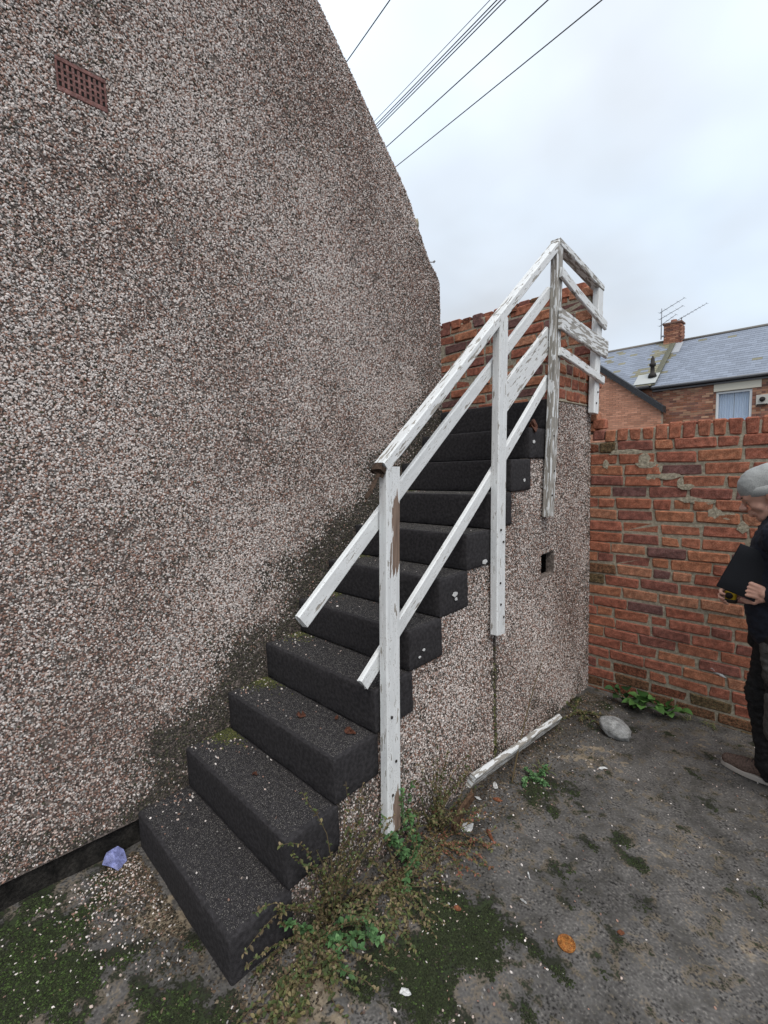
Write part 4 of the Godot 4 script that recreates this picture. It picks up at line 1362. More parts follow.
	for r in 16:
		for k in 3:
			sideb.append(Transform3D(Basis.from_scale(Vector3(0.05, 0.066, 0.19)), Vector3(-2.955, 6.24 + r * 0.0765, cz - 0.08 - k * 0.2 + (0.05 if r % 2 else 0.0))))
			var t: Color = tones[[0, 2, 1, 5][rng.randi() % 4]]
			sidec.append(t)
	many("side_brickwork", BoxMesh.new(), vcol(0.93), sideb, sidec, ch)
	obj("cap", box(Vector3(-3.68, 7.5, cz - 0.6), Vector3(-2.92, 7.58, cz + 0.07), 0.01), plain(lin(0.22, 0.13, 0.10)), ch)
	obj("pot", tube([Vector3(-3.3, 7.58, cz - 0.25), Vector3(-3.3, 7.72, cz - 0.25)], [0.14, 0.12], 12), plain(lin(0.28, 0.13, 0.09)), ch)
	# lead and moss apron round the chimney foot
	obj("flashing", slab_zy(PackedVector2Array([Vector2(-22.9, 6.02), Vector2(-23.72, 6.57), Vector2(-23.72, 6.64), Vector2(-22.9, 6.09)]), -4.05, -2.85), plain(lin(0.33, 0.34, 0.36), 0.7), ch)
	var al := thing("tv_aerial", "stack of aerials fixed beside the far chimney", "aerial", Vector3(-3.72, 6.9, cz + 0.06))
	obj("mast", tube([Vector3.ZERO, Vector3(0, 1.35, 0)], [0.022, 0.018], 6), M.lead, al)
	obj("bracket", box(Vector3(-0.02, 0.1, -0.05), Vector3(0.14, 0.16, 0.02)), M.lead, al)
	for q in [[1.20, 0.9, 0.34], [0.92, 0.85, 0.30], [0.62, 0.6, 0.3]]:
		obj("boom", tube([Vector3(-0.08, q[0] - 0.03, 0), Vector3(q[1], q[0] + q[2], 0.15)], [0.014, 0.012], 5), M.lead, al)
		for k in 5:
			var f := k / 4.0
			var p := Vector3(-0.08, q[0] - 0.03, 0).lerp(Vector3(q[1], q[0] + q[2], 0.15), f)
			obj("element", tube([p + Vector3(0.03, 0.0, -0.16), p + Vector3(-0.03, 0, 0.16)], [0.006, 0.006], 4), M.lead, al)
	var al2 := thing("tv_aerial", "long single aerial reaching from the far chimney", "aerial", Vector3(-3.0, 7.58, cz - 0.2))
	obj("mast", tube([Vector3(0, -0.02, 0), Vector3(0, 0.18, 0)], [0.02, 0.018], 6), M.lead, al2)
	obj("boom", tube([Vector3(-0.15, 0.08, 0), Vector3(0.95, 0.50, 0.12)], [0.015, 0.012], 5), M.lead, al2)
	for k in 9:
		var p := Vector3(-0.15, 0.08, 0).lerp(Vector3(0.95, 0.5, 0.12), k / 8.0)
		obj("element", tube([p + Vector3(0.02, 0, -0.14), p + Vector3(-0.02, 0, 0.14)], [0.006, 0.006], 4), M.lead, al2)
	# next house along
	var b := thing("terraced_house", "neighbouring terraced house with mossy slates left of the chimney", "house")
	obj("wall", box(Vector3(-11.0, -0.3, -27.1), Vector3(-3.201, 4.36, Z - 0.012)), mort, b)
	brick_sheet(b, -11.0, -3.21, 3.0, 4.36, Z, tones, none)
	obj("roof_deck", slab_zy(PackedVector2Array([Vector2(Z + 0.12, 4.46), Vector2(-24.0, 6.80), Vector2(-27.5, 4.46), Vector2(-27.5, 4.362), Vector2(Z + 0.12, 4.362)]), -11.0, -3.205), plain(lin(0.05, 0.05, 0.055)), b)
	var moss := func(p: Vector3) -> float: return 0.75 if p.x > -3.95 + 0.25 * sin(p.y * 7.0) else 0.1
	slates(b, -11.0, -3.24, Vector2(Z + 0.16, 4.47), Vector2(-24.0, 6.82), none, moss)
	obj("ridge_tiles", tube([Vector3(-11.0, 6.82, -24), Vector3(-3.64, 6.82, -24)], [0.085, 0.085], 10), plain(lin(0.17, 0.155, 0.14)), b)
	obj("gutter", tube([Vector3(-11.0, 4.42, Z + 0.24), Vector3(-3.3, 4.42, Z + 0.24)], [0.07, 0.07], 8), plain(lin(0.06, 0.06, 0.065), 0.5), b)
	obj("valley_lead", slab_zy(PackedVector2Array([Vector2(Z + 0.1, 4.56), Vector2(Z - 0.6, 5.03), Vector2(Z - 0.6, 5.05), Vector2(Z + 0.1, 4.58)]), -3.9, -3.1), plain(lin(0.40, 0.41, 0.40), 0.7), b)
	obj("party_strip", slab_zy(PackedVector2Array([Vector2(Z + 0.1, 4.47), Vector2(-23.6, 6.60), Vector2(-23.6, 6.64), Vector2(Z + 0.1, 4.51)]), -3.33, -3.12), textured(lin(0.22, 0.215, 0.16), mottled(256, 205, 120, 255, 0.02, 0.1, 0.3), 3.0), b)
	# black vent cowl
	var vt := new_st()
	add_tube(vt, [Vector3(0, 0, 0), Vector3(0, 0.14, 0), Vector3(0, 0.16, 0), Vector3(0, 0.42, 0), Vector3(0, 0.44, 0), Vector3(0, 0.54, 0), Vector3(0, 0.56, 0), Vector3(0, 0.72, 0), Vector3(0, 0.84, 0)], [0.17, 0.13, 0.085, 0.075, 0.12, 0.12, 0.08, 0.07, 0.02], 12)
	obj("vent_cowl", fin(vt), M.bolt, b, Vector3(-3.32, 4.86, Z - 0.35))
	# pink brick outhouse with a dark verge
	var o := thing("brick_outhouse", "pink brick outhouse gable with black sloping verge beyond the wall", "building")
	var turn := Basis(Vector3.UP, PI / 2)
	var line := func(x: float) -> float: return 5.2 - (x + 4.92) * 0.815
	var gp := PackedVector2Array([Vector2(-9.4, -0.3), Vector2(-9.4, 4.0), Vector2(-6.4, line.call(-6.4) - 0.05), Vector2(-2.79, line.call(-2.79) - 0.05), Vector2(-2.79, -0.3)])
	obj("wall", slab_zy(gp, 20.062, 20.4), mort, o, Vector3.ZERO, turn)
	var over := func(p: Vector2) -> bool: return p.y > line.call(p.x) - 0.03 or p.x < -6.4 and p.y > 4.0
	brick_sheet(o, -9.4, -2.78, 1.5, 6.6, -20.05, [Color(0.54, 0.27, 0.18), Color(0.50, 0.245, 0.16), Color(0.57, 0.29, 0.195), Color(0.48, 0.24, 0.16)], over)
	var vp := PackedVector2Array([Vector2(-6.4, line.call(-6.4) - 0.05), Vector2(-2.70, line.call(-2.70) - 0.05), Vector2(-2.70, line.call(-2.70) + 0.20), Vector2(-6.4, line.call(-6.4) + 0.20)])
	obj("verge_board", slab_zy(vp, 19.9, 20.4), textured(lin(0.07, 0.073, 0.082), mottled(256, 200, 120, 255, 0.02, 0.1, 0.3), 3.0, 0.6), o, Vector3.ZERO, turn)

func build_wires() -> void:
	var d := Vector3(-0.953, 0.137, -0.270).normalized()
	var starts := [[Vector3(-2.584, 8.0, -4.692), 0.008, "lone overhead cable nearest the gable"], [Vector3(-1.62, 8.0, -5.693), 0.005, "faint upper line of the close bundle of cables"], [Vector3(-1.552, 8.0, -5.763), 0.008, "second line of the close bundle of cables"], [Vector3(-1.514, 8.0, -5.804), 0.008, "third line of the close bundle of cables"], [Vector3(-1.47, 8.0, -5.85), 0.008, "lowest line of the close bundle of cables"], [Vector3(-1.055, 8.0, -6.28), 0.009, "overhead cable between the bundle and the lowest cable"], [Vector3(-0.525, 8.0, -6.83), 0.009, "lowest overhead cable crossing the sky"]]
	for s in starts:
		var pts := []
		var rad := []
		for i in 25:
			var t := lerpf(-13.0, 24.0, i / 24.0)
			pts.append(s[0] + d * t + Vector3.UP * 0.0009 * t * (t - 4.0))
			rad.append(s[1])
		var o := obj("overhead_cable", tube(pts, rad, 5), plain(lin(0.04, 0.042, 0.05), 0.7), null)
		tag(o, s[2], "cable", "overhead cables")

# ------------------------------------------------------------------ a person
# bones: [a, b, radius at a, radius at b]; joined with a smooth minimum and meshed as surface nets
func flesh(st: SurfaceTool, bones: Array, cell: float, blend: float, wrinkle := 0.0, carve := []) -> void:
	var lo := Vector3.ONE * 1e6
	var hi := -lo
	for b in bones:
		var r: float = maxf(b[2], b[3]) + cell * 3.0 + blend
		for k in 2:
			lo = lo.min(b[k] - Vector3.ONE * r)
			hi = hi.max(b[k] + Vector3.ONE * r)
	var n := Vector3i((hi - lo) / cell) + Vector3i.ONE * 2
	var f := PackedFloat32Array()
	f.resize(n.x * n.y * n.z)
	f.fill(1.0)
	var nz := FastNoiseLite.new()
	nz.seed = 6
	nz.frequency = 14.0
	for pass_no in 2:
		for b in (bones if pass_no == 0 else carve):
			var r: float = maxf(b[2], b[3]) + cell * 2.5 + blend
			var p0 := Vector3i(((b[0] as Vector3).min(b[1]) - Vector3.ONE * r - lo) / cell)
			var p1 := Vector3i(((b[0] as Vector3).max(b[1]) + Vector3.ONE * r - lo) / cell) + Vector3i.ONE
			p0 = p0.clamp(Vector3i.ZERO, n - Vector3i.ONE)
			p1 = p1.clamp(Vector3i.ZERO, n - Vector3i.ONE)
			var a: Vector3 = b[0]
			var ab: Vector3 = b[1] - a
			var l2 := maxf(ab.length_squared(), 1e-9)
			for z in range(p0.z, p1.z + 1):
				for y in range(p0.y, p1.y + 1):
					for x in range(p0.x, p1.x + 1):
						var p := lo + Vector3(x, y, z) * cell
						var t := clampf((p - a).dot(ab) / l2, 0.0, 1.0)
						var d := p.distance_to(a + ab * t) - lerpf(b[2], b[3], t)
						var i := (z * n.y + y) * n.x + x
						var o := f[i]
						if pass_no == 1:
							d = -d
							var h := clampf(0.5 - 0.5 * (d - o) / -0.004, 0.0, 1.0)
							f[i] = maxf(o, d)
						else:
							var h := clampf(0.5 + 0.5 * (o - d) / blend, 0.0, 1.0)
							f[i] = lerpf(o, d, h) - blend * h * (1.0 - h)
	if wrinkle > 0.0:
		for z in n.z:
			for y in n.y:
				for x in n.x:
					var i := (z * n.y + y) * n.x + x
					if absf(f[i]) < 0.05:
						f[i] += nz.get_noise_3d((lo.x + x * cell) * 1.2, (lo.y + y * cell) * 2.6, (lo.z + z * cell) * 1.2) * wrinkle
	var vid := PackedInt32Array()
	vid.resize(n.x * n.y * n.z)
	vid.fill(-1)
	var verts := PackedVector3Array()
	var sx := 1
	var sy := n.x
	var sz := n.x * n.y
	var offs := [0, sx, sy, sx + sy, sz, sz + sx, sz + sy, sz + sx + sy]
	var edges := [[0, 1], [2, 3], [4, 5], [6, 7], [0, 2], [1, 3], [4, 6], [5, 7], [0, 4], [1, 5], [2, 6], [3, 7]]
	for z in n.z - 1:
		for y in n.y - 1:
			for x in n.x - 1:
				var i := z * sz + y * sy + x
				var neg := 0
				for o in offs:
					if f[i + o] < 0.0: neg += 1
				if neg == 0 or neg == 8: continue
				var sum := Vector3.ZERO
				var cnt := 0
				for e in edges:
					var fa := f[i + offs[e[0]]]
					var fb := f[i + offs[e[1]]]
					if (fa < 0.0) == (fb < 0.0): continue
					var t := fa / (fa - fb)
					var pa := Vector3(e[0] & 1, (e[0] >> 1) & 1, e[0] >> 2)
					var pb := Vector3(e[1] & 1, (e[1] >> 1) & 1, e[1] >> 2)
					sum += pa.lerp(pb, t)
					cnt += 1
				vid[i] = verts.size()
				verts.append(lo + (Vector3(x, y, z) + sum / cnt) * cell)
	st.set_smooth_group(0)
	var steps := [sx, sy, sz]
	for z in range(1, n.z - 1):
		for y in range(1, n.y - 1):
			for x in range(1, n.x - 1):
				var i := z * sz + y * sy + x
				for k in 3:
					var fa := f[i]
					var fb := f[i + steps[k]]
					if (fa < 0.0) == (fb < 0.0): continue
					var u: int = steps[(k + 1) % 3]
					var v: int = steps[(k + 2) % 3]
					var q := [vid[i], vid[i - u], vid[i - u - v], vid[i - v]]
					if q.min() < 0: continue
					var o := Vector3.ZERO
					o[k] = 1.0 if fa < 0.0 else -1.0
					quad(st, verts[q[0]], verts[q[1]], verts[q[2]], verts[q[3]], o)

func hand(st: SurfaceTool, wrist: Vector3, dir: Vector3, palm_normal: Vector3, curl: float, thumb_side: float, size := 1.0) -> void:
	var d := dir.normalized()
	var side := d.cross(palm_normal).normalized() * thumb_side
	var pn := side.cross(d).normalized() * thumb_side
	if pn.dot(palm_normal) < 0.0: pn = -pn
	var bones := []
	var kn := wrist + d * 0.088 * size
	bones.append([wrist - d * 0.03, wrist + d * 0.02, 0.026 * size, 0.025 * size])
	for k in 4:
		var s := (1.5 - k) * 0.0195 * size
		var root := kn + side * s - d * (0.004 * absf(k - 1)) * size
		bones.append([wrist + side * s * 0.6 + d * 0.015, root, 0.0135 * size, 0.0115 * size])
		var len: float = [0.042, 0.047, 0.043, 0.034][k] * size
		var p := root
		var ang := curl * 0.55
		for j in 3:
			var q: Vector3 = p + (d * cos(ang) + pn * sin(ang) + side * s * 1.2) * len * [1.0, 0.62, 0.5][j]
			bones.append([p, q, (0.0095 - j * 0.0009) * size, (0.0088 - j * 0.001) * size])
			p = q
			ang += curl * 0.75
	var tb := wrist + side * 0.026 * size + d * 0.022 * size
	var t1 := tb + (side * 0.75 + d * 0.62 + pn * 0.3).normalized() * 0.042 * size
	var t2 := t1 + (side * 0.35 + d * 0.88 + pn * 0.42).normalized() * 0.034 * size
	var t3 := t2 + (side * 0.05 + d * 0.85 + pn * 0.5).normalized() * 0.026 * size
	bones.append_array([[wrist + d * 0.015, tb, 0.016 * size, 0.0155 * size], [tb, t1, 0.0145 * size, 0.0115 * size], [t1, t2, 0.0112 * size, 0.0102 * size], [t2, t3, 0.0102 * size, 0.0082 * size]])
	flesh(st, bones, 0.0032, 0.006)

func build_person() -> void:
	var at := Vector3(1.93, ground_y(1.93, -2.38) - 0.004, -2.38)
	var man := thing("person", "person in grey beanie and dark workwear holding a black folder and tape measure", "person", at)
	var skin := plain(lin(0.55, 0.31, 0.235), 0.6, 0.4)
	skin.subsurf_scatter_enabled = true
	skin.subsurf_scatter_strength = 0.06
	# joints; the figure faces -x, his left side is +z
	var hipR := Vector3(0.01, 0.88, -0.085)
	var hipL := Vector3(0.04, 0.88, 0.095)
	var kneeR := Vector3(-0.055, 0.47, -0.075)
	var kneeL := Vector3(0.045, 0.48, 0.14)
	var ankR := Vector3(-0.015, 0.095, -0.06)
	var ankL := Vector3(0.30, 0.095, 0.17)
	var chest := Vector3(0.0, 1.22, 0.0)
	var neck := Vector3(-0.012, 1.385, 0.0)
	var headc := Vector3(-0.072, 1.512, 0.0)
	var shR := Vector3(0.0, 1.335, -0.175)
	var shL := Vector3(0.005, 1.335, 0.18)
	var elR := Vector3(0.03, 1.06, -0.215)
	var elL := Vector3(0.085, 1.07, 0.235)
	var wrR := Vector3(-0.15, 1.005, -0.085)
	var wrL := Vector3(-0.035, 1.055, 0.185)
	# body: skin, one surface
	var st := new_st()
	var fwd := Vector3(-0.93, -0.36, 0.0).normalized()
	var upv := Vector3(-0.36, 0.93, 0.0).normalized()
	var side := Vector3(0, 0, 1)
	var hb := []
	hb.append([headc - fwd * 0.035 + upv * 0.03, headc + fwd * 0.022 + upv * 0.035, 0.083, 0.080])
	hb.append([headc + fwd * 0.03 + upv * 0.0, headc + fwd * 0.028 - upv * 0.045, 0.063, 0.052])
	hb.append([headc + fwd * 0.05 - upv * 0.088, headc + fwd * 0.062 - upv * 0.098, 0.026, 0.021])
	for s in [-1.0, 1.0]:
		hb.append([headc + fwd * 0.05 - upv * 0.09 + side * s * 0.018, headc - fwd * 0.015 - upv * 0.06 + side * s * 0.05, 0.022, 0.02])
		hb.append([headc + fwd * 0.06 - upv * 0.03 + side * s * 0.035, headc + fwd * 0.045 - upv * 0.04 + side * s * 0.045, 0.023, 0.02])
		hb.append([headc + fwd * 0.093 + upv * 0.016 + side * s * 0.018, headc + fwd * 0.08 + upv * 0.016 + side * s * 0.045, 0.010, 0.009])
		hb.append([headc - fwd * 0.012 + upv * 0.012 + side * s * 0.078, headc - fwd * 0.008 - upv * 0.03 + side * s * 0.074, 0.014, 0.010])
	hb.append([headc + fwd * 0.094 + upv * 0.008, headc + fwd * 0.122 - upv * 0.030, 0.0085, 0.0125])
	for s in [-1.0, 1.0]:
		hb.append([headc + fwd * 0.110 - upv * 0.033 + side * s * 0.010, headc + fwd * 0.104 - upv * 0.034 + side * s * 0.012, 0.008, 0.007])
		hb.append([headc + fwd * 0.092 - upv * 0.059, headc + fwd * 0.082 - upv * 0.060 + side * s * 0.022, 0.0085, 0.005])
		hb.append([headc + fwd * 0.089 - upv * 0.071, headc + fwd * 0.079 - upv * 0.069 + side * s * 0.02, 0.0085, 0.005])
	var carve := []
	for s in [-1.0, 1.0]:
		carve.append([headc + fwd * 0.112 - upv * 0.000 + side * s * 0.026, headc + fwd * 0.108 - upv * 0.000 + side * s * 0.042, 0.012, 0.011])
	flesh(st, hb, 0.004, 0.016, 0.0, carve)
	flesh(st, [[headc - fwd * 0.02 - upv * 0.03, neck + Vector3(0.0, -0.02, 0), 0.052, 0.058], [neck, chest, 0.06, 0.11], [chest, Vector3(0.02, 0.95, 0), 0.11, 0.10], [neck + Vector3(0, -0.06, 0), shR, 0.05, 0.05], [neck + Vector3(0, -0.06, 0), shL, 0.05, 0.05], [shR, elR, 0.044, 0.036], [shL, elL, 0.044, 0.036], [elR, wrR, 0.035, 0.026], [elL, wrL, 0.035, 0.026], [hipR, kneeR, 0.075, 0.05], [hipL, kneeL, 0.075, 0.05], [kneeR, ankR, 0.048, 0.032], [kneeL, ankL, 0.048, 0.032], [Vector3(0.02, 0.95, 0), hipR, 0.09, 0.08], [Vector3(0.02, 0.95, 0), hipL, 0.09, 0.08]], 0.012, 0.03)
	hand(st, wrR, Vector3(-0.85, -0.22, 0.42), Vector3(-0.25, -0.3, 0.9), 0.95, 1.0)
	hand(st, wrL, Vector3(-0.96, 0.22, -0.05), Vector3(-0.05, 0.0, -1), 0.30, 1.0)
	obj("body", fin(st), skin, man)
	# eyes and brows
	for s in [-1.0, 1.0]:
		var e := obj("eye", stone(5, 3, 0.0), plain(lin(0.30, 0.24, 0.2), 0.3), man, headc + fwd * 0.081 - upv * 0.001 + side * s * 0.032, Basis.from_scale(Vector3.ONE * 0.0105))
		obj("iris", stone(6, 2, 0.0), plain(lin(0.05, 0.04, 0.03), 0.2), e, (fwd * 0.8 - upv * 0.45).normalized() * 0.75, Basis.from_scale(Vector3.ONE * 0.42))
		obj("brow", tube([headc + fwd * 0.103 + upv * 0.020 + side * s * 0.016, headc + fwd * 0.100 + upv * 0.024 + side * s * 0.032, headc + fwd * 0.085 + upv * 0.019 + side * s * 0.049], [0.003, 0.0042, 0.002], 6), plain(lin(0.05, 0.035, 0.025), 0.9), man)
	var hs := new_st()
	flesh(hs, [[headc - fwd * 0.055 + upv * 0.015, headc - fwd * 0.06 - upv * 0.035, 0.072, 0.05]], 0.006, 0.01, 0.004)
	obj("hair", fin(hs), plain(lin(0.05, 0.035, 0.025), 0.8), man)
	# beanie with a turned-up band
	var bs := new_st()
	flesh(bs, [[headc - fwd * 0.045 + upv * 0.052, headc + fwd * 0.022 + upv * 0.058, 0.090, 0.084], [headc - fwd * 0.03 + upv * 0.075, headc + fwd * 0.0 + upv * 0.075, 0.078, 0.076]], 0.005, 0.02, 0.003, [[headc + fwd * 0.06 - upv * 0.115, headc - fwd * 0.16 - upv * 0.150, 0.128, 0.128]])
	var knit := textured(lin(0.42, 0.43, 0.42), mottled(256, 210, 190, 255, 0.05, 0.15, 0.4), 9.0, 0.95)
	knit.rim_enabled = true
	knit.rim = 0.3
	var beanie := obj("beanie", fin(bs), knit, man)
	var band := new_st()
	band.set_smooth_group(0)
	var ring := []
	for i in 41:
		var an := TAU * i / 40
		var c := headc + fwd * (-0.012 + cos(an) * 0.1035) + side * sin(an) * 0.0885 + upv * (0.038 - 0.018 * (0.5 - 0.5 * cos(an)))
		ring.append(c)
	for i in 40:
		var oa: Vector3 = (ring[i] - headc + fwd * 0.012).normalized()
		var ob: Vector3 = (ring[i + 1] - headc + fwd * 0.012).normalized()
		var prof := [Vector2(-0.004, -0.022), Vector2(0.004, -0.019), Vector2(0.006, 0.0), Vector2(0.003, 0.021), Vector2(-0.006, 0.024)]
		for k in 4:
			var p: Vector2 = prof[k]
			var q: Vector2 = prof[k + 1]
			quad(band, ring[i] + oa * p.x + upv * p.y, ring[i + 1] + ob * p.x + upv * p.y, ring[i + 1] + ob * q.x + upv * q.y, ring[i] + oa * q.x + upv * q.y, oa)
	obj("turned_band", fin(band), knit, beanie)
	# jacket
	var cloth := textured(lin(0.018, 0.022, 0.036), mottled(256, 220, 150, 255, 0.03, 0.12, 0.35), 5.0, 0.85, M.bump, 0.15)
	cloth.rim_enabled = true
	cloth.rim = 0.15
	var js := new_st()
	flesh(js, [[Vector3(-0.005, 1.26, -0.075), Vector3(0.0, 1.26, 0.075), 0.128, 0.128], [Vector3(-0.01, 1.12, -0.06), Vector3(-0.01, 1.12, 0.06), 0.132, 0.132], [Vector3(-0.005, 0.97, -0.055), Vector3(-0.005, 0.97, 0.055), 0.135, 0.135], [Vector3(0.0, 0.88, -0.06), Vector3(0.0, 0.88, 0.06), 0.128, 0.128], [neck + Vector3(0.01, -0.03, 0), neck + Vector3(-0.012, 0.03, 0), 0.085, 0.066], [neck + Vector3(0.0, -0.06, 0), shR, 0.08, 0.078], [neck + Vector3(0.0, -0.06, 0), shL, 0.08, 0.078], [shR, elR, 0.076, 0.06], [shL, elL, 0.076, 0.06], [elR, wrR + (elR - wrR).normalized() * 0.02, 0.059, 0.042], [elL, wrL + (elL - wrL).normalized() * 0.02, 0.059, 0.042]], 0.01, 0.035, 0.010)
	obj("jacket", fin(js), cloth, man)
	# trousers
	var tr := textured(lin(0.036, 0.035, 0.036), mottled(256, 230, 130, 255, 0.03, 0.12, 0.35), 5.0, 0.9, M.bump, 0.15)
	var ts := new_st()
	flesh(ts, [[Vector3(0.02, 0.90, -0.06), Vector3(0.02, 0.90, 0.06), 0.118, 0.118], [Vector3(0.03, 0.84, -0.07), Vector3(0.03, 0.84, 0.08), 0.115, 0.115], [hipR, kneeR, 0.105, 0.078], [hipL, kneeL, 0.105, 0.078], [kneeR, ankR + Vector3(0.01, 0, 0), 0.078, 0.066], [kneeL, ankL + Vector3(0.01, 0, 0), 0.078, 0.066], [ankR + Vector3(0.01, -0.005, 0), ankR + Vector3(0.012, -0.02, 0), 0.07, 0.068], [ankL + Vector3(0.01, -0.005, 0), ankL + Vector3(0.012, -0.02, 0), 0.07, 0.068]], 0.01, 0.03, 0.016)
	var trousers := obj("trousers", fin(ts), tr, man)
	var patch := textured(lin(0.12, 0.115, 0.11), mottled(256, 240, 150, 255, 0.03, 0.12, 0.35), 5.0, 0.9, M.bump, 0.15)
	var ps := new_st()
	flesh(ps, [[hipL.lerp(kneeL, 0.22) + Vector3(-0.038, 0, 0.02), hipL.lerp(kneeL, 0.55) + Vector3(-0.034, 0, 0.02), 0.073, 0.064]], 0.01, 0.01, 0.012)
	obj("thigh_pocket", fin(ps), patch, trousers)
	var kp := new_st()
	flesh(kp, [[kneeL + Vector3(-0.018, 0.06, 0.01), kneeL + Vector3(-0.018, -0.1, 0.01), 0.07, 0.064]], 0.01, 0.01, 0.01)
	obj("knee_patch", fin(kp), patch, trousers)
	var pk := new_st()
	flesh(pk, [[Vector3(-0.085, 0.83, -0.10), Vector3(-0.095, 0.74, -0.10), 0.05, 0.045]], 0.01, 0.01, 0.01)
	obj("hanging_pocket", fin(pk), tr, trousers)
	# shoes
	var suede := textured(lin(0.23, 0.155, 0.125), mottled(256, 250, 130, 255, 0.04, 0.12, 0.35), 7.0, 0.92)
	var sole := plain(lin(0.42, 0.38, 0.34), 0.8)
	for f in [[ankR, Vector3(-0.98, 0, -0.17)], [ankL, Vector3(-0.96, 0, 0.26)]]:
		var a: Vector3 = f[0]
		var d: Vector3 = (f[1] as Vector3).normalized()
		var s := d.cross(Vector3.UP).normalized()
		var g := Vector3(a.x, 0.0, a.z)
		var ss := new_st()
		flesh(ss, [[g - d * 0.05 + Vector3(0, 0.052, 0), g + Vector3(0, 0.055, 0), 0.036, 0.04], [g + Vector3(0, 0.085, 0) - d * 0.02, g + d * 0.02 + Vector3(0, 0.075, 0), 0.042, 0.042], [g + d * 0.02 + Vector3(0, 0.06, 0), g + d * 0.12 + Vector3(0, 0.044, 0), 0.044, 0.034], [g + d * 0.12 + Vector3(0, 0.042, 0) + s * 0.012, g + d * 0.185 + Vector3(0, 0.040, 0), 0.034, 0.027], [g + d * 0.11 + Vector3(0, 0.042, 0) - s * 0.014, g + d * 0.18 + Vector3(0, 0.038, 0), 0.034, 0.026]], 0.006, 0.02, 0.002)
		var shoe := obj("shoe", fin(ss), suede, man)
		var outline := PackedVector2Array()
		for i in 28:
			var an := TAU * i / 28
			var u := cos(an)
			var w := sin(an)
			outline.append(Vector2(0.068 + u * 0.152, w * (0.049 - 0.008 * (0.5 - 0.5 * u)) * (1.0 - 0.1 * cos(an * 2.0))))
		var sl := new_st()
		sl.set_smooth_group(-1)
		var rows := [[0.002, 0.97], [0.006, 1.0], [0.024, 1.0], [0.028, 0.97]]
		for i in 28:
			var p := outline[i]
			var q := outline[(i + 1) % 28]
			for k in 3:
				var A: Vector3 = g + d * p.x + s * p.y * rows[k][1] + Vector3.UP * rows[k][0]
				var B: Vector3 = g + d * q.x + s * q.y * rows[k][1] + Vector3.UP * rows[k][0]
				var C: Vector3 = g + d * q.x + s * q.y * rows[k + 1][1] + Vector3.UP * rows[k + 1][0]
				var D: Vector3 = g + d * p.x + s * p.y * rows[k + 1][1] + Vector3.UP * rows[k + 1][0]
				quad(sl, A, B, C, D, s * p.y + d * (p.x - 0.068))
			for k in [0, 3]:
				tri(sl, g + d * 0.068 + Vector3.UP * rows[k][0], g + d * p.x + s * p.y * rows[k][1] + Vector3.UP * rows[k][0], g + d * q.x + s * q.y * rows[k][1] + Vector3.UP * rows[k][0], Vector3.UP * (k - 1))
		obj("sole", fin(sl), sole, shoe)
		var lc := new_st()
		for k in 4:
			var c := g + d * (0.035 + k * 0.02) + Vector3(0, 0.107 - k * 0.0075, 0)
			add_tube(lc, [c + s * 0.022 - Vector3(0, 0.004, 0), c + Vector3(0, 0.002, 0), c - s * 0.022 - Vector3(0, 0.004, 0)], [0.0025, 0.0028, 0.0025], 5)
		obj("laces", fin(lc), plain(lin(0.06, 0.045, 0.04)), shoe)
	# what he holds
	var folder := thing("folder", "black zipped folder held in front of the person's chest", "folder", at)
	var px := Vector3(0.91, -0.38, -0.16).normalized()
	var py := Vector3(0.36, 0.92, -0.10)
	py = (py - px * py.dot(px)).normalized()
	var pz := px.cross(py)
	var tl := Vector3(-0.155, 1.292, 0.175)
	var fw := 0.31
	var fh := 0.235
	var mid := tl + px * fw * 0.5 - py * fh * 0.5
	var basis := Basis(px, py, pz)
	var black := textured(lin(0.010, 0.011, 0.015), mottled(256, 260, 170, 255, 0.05, 0.15, 0.4), 8.0, 0.55)
	obj("front_cover", block(Vector3(fw, fh, 0.010), 0.004, Vector3i(6, 5, 1), 0.002, 700), black, folder, mid + pz * 0.0085, basis)
	obj("back_cover", block(Vector3(fw - 0.004, fh - 0.004, 0.006), 0.0028, Vector3i(6, 5, 1), 0.001, 701), black, folder, mid - pz * 0.0085, basis)
	obj("zip_edge", block(Vector3(fw - 0.012, fh - 0.012, 0.010), 0.003, Vector3i(4, 4, 1), 0.0, 702), plain(lin(0.05, 0.052, 0.06), 0.4), folder, mid - pz * 0.0005, basis)
	var tape := thing("tape_measure", "yellow and black tape measure in the person's hand", "tape measure", at + Vector3(-0.215, 0.975, -0.04))
	obj("case", block(Vector3(0.062, 0.058, 0.036), 0.010, Vector3i(3, 3, 2), 0.001, 710), plain(lin(0.55, 0.36, 0.02), 0.45), tape)
	obj("grip", block(Vector3(0.07, 0.022, 0.041), 0.008, Vector3i(3, 2, 2), 0.001, 711), M.bolt, tape, Vector3(0.0, -0.026, 0))
	obj("badge", tube([Vector3(0, 0.002, 0.017), Vector3(0, 0.002, 0.020)], [0.018, 0.017], 16), M.bolt, tape)

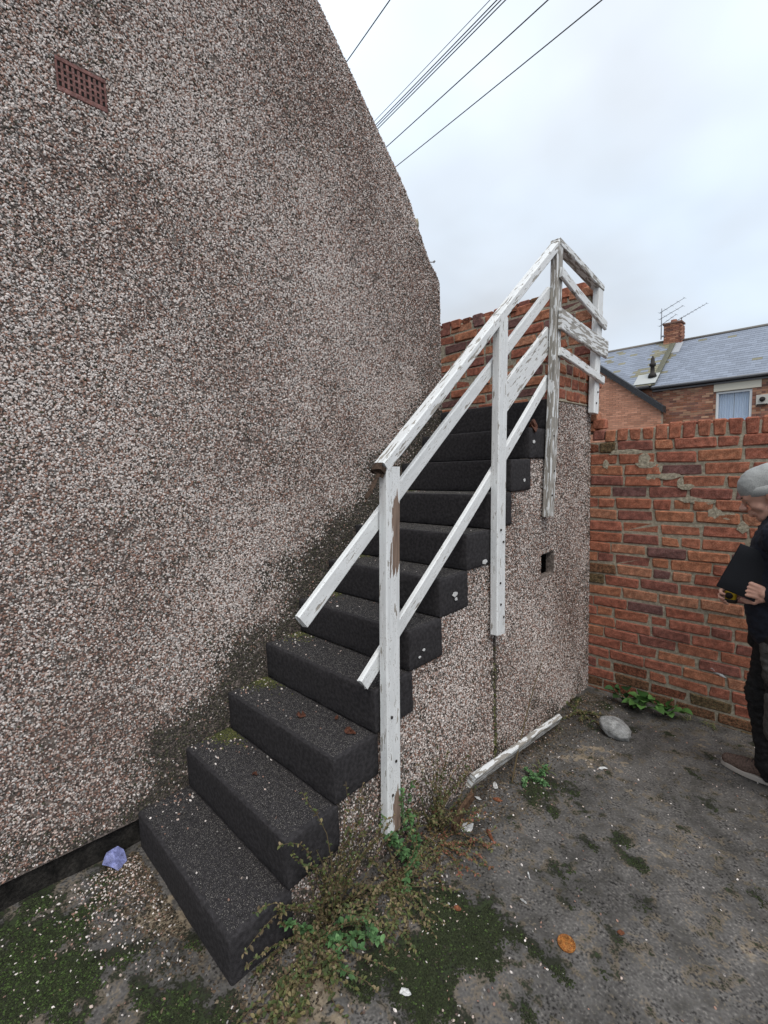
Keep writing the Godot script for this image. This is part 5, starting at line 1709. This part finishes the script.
# ------------------------------------------------------------------ scene
func make_sky() -> PanoramaSkyMaterial:
	var w := 1024
	var h := 512
	var im := Image.create(w, h, false, Image.FORMAT_RGBF)
	var n := FastNoiseLite.new()
	n.seed = 8
	n.frequency = 1.3
	n.fractal_octaves = 5
	n.fractal_gain = 0.45
	for y in h:
		var el := PI * 0.5 - PI * (y + 0.5) / h
		for x in w:
			var az := TAU * (x + 0.5) / w
			var d := Vector3(sin(az) * cos(el), sin(el), -cos(az) * cos(el))
			# cloud sheet seen from below
			var s := Vector3(d.x, d.y * 2.2, d.z) / (0.35 + absf(d.y))
			var c := n.get_noise_3dv(s)
			var c2 := n.get_noise_3dv(s * 2.7 + Vector3(5, 1, 9))
			var k := 0.605 + 0.42 * smoothstep(0.3, 1.0, maxf(d.y, 0.0))
			k *= 1.0 + 0.22 * c + 0.08 * c2
			var grey := clampf(0.5 - c * 0.9, 0.0, 1.0)
			var col := Color(0.83, 0.95, 1.095).lerp(Color(0.90, 0.96, 1.04), grey)
			if d.y < 0.0:
				k *= 0.6
			im.set_pixel(x, y, Color(col.r * k, col.g * k, col.b * k))
	var m := PanoramaSkyMaterial.new()
	m.panorama = ImageTexture.create_from_image(im)
	return m

func _ready() -> void:
	rng.seed = 20240611
	var cam := Camera3D.new()
	cam.name = "camera"
	cam.transform = Transform3D(Basis(Vector3(0.71899, -0.03304, -0.69423), Vector3(-0.04416, 0.99468, -0.09308), Vector3(0.69361, 0.09759, 0.71371)).orthonormalized(), Vector3(2.0754, 1.6108, 0.5563))
	cam.fov = 95.94
	cam.near = 0.05
	cam.far = 3000.0
	cam.current = true
	add_child(cam)
	var env := Environment.new()
	env.background_mode = Environment.BG_SKY
	env.sky = Sky.new()
	env.sky.sky_material = make_sky()
	env.tonemap_mode = Environment.TONE_MAPPER_LINEAR
	env.tonemap_exposure = 1.38
	env.sdfgi_enabled = true
	env.ssao_enabled = true
	env.ssil_enabled = true
	var we := WorldEnvironment.new()
	we.name = "environment"
	we.environment = env
	add_child(we)
	var sun := DirectionalLight3D.new()
	sun.name = "sun"
	sun.light_energy = 0.5
	sun.light_angular_distance = 45.0
	sun.light_color = Color(1.0, 0.97, 0.93)
	sun.shadow_enabled = true
	add_child(sun)
	sun.look_at_from_position(Vector3(5.0, 9.0, 3.2), Vector3.ZERO, Vector3.UP)

	make_materials()
	print("materials")
	build_ground()
	print("ground")
	build_house()
	print("house")
	build_walls()
	build_stairs()
	build_railing()
	build_terrace()
	print("terrace")
	build_wires()
	build_litter()
	build_plants()
	build_loose()
	print("litter")
	build_person()
	print("person")
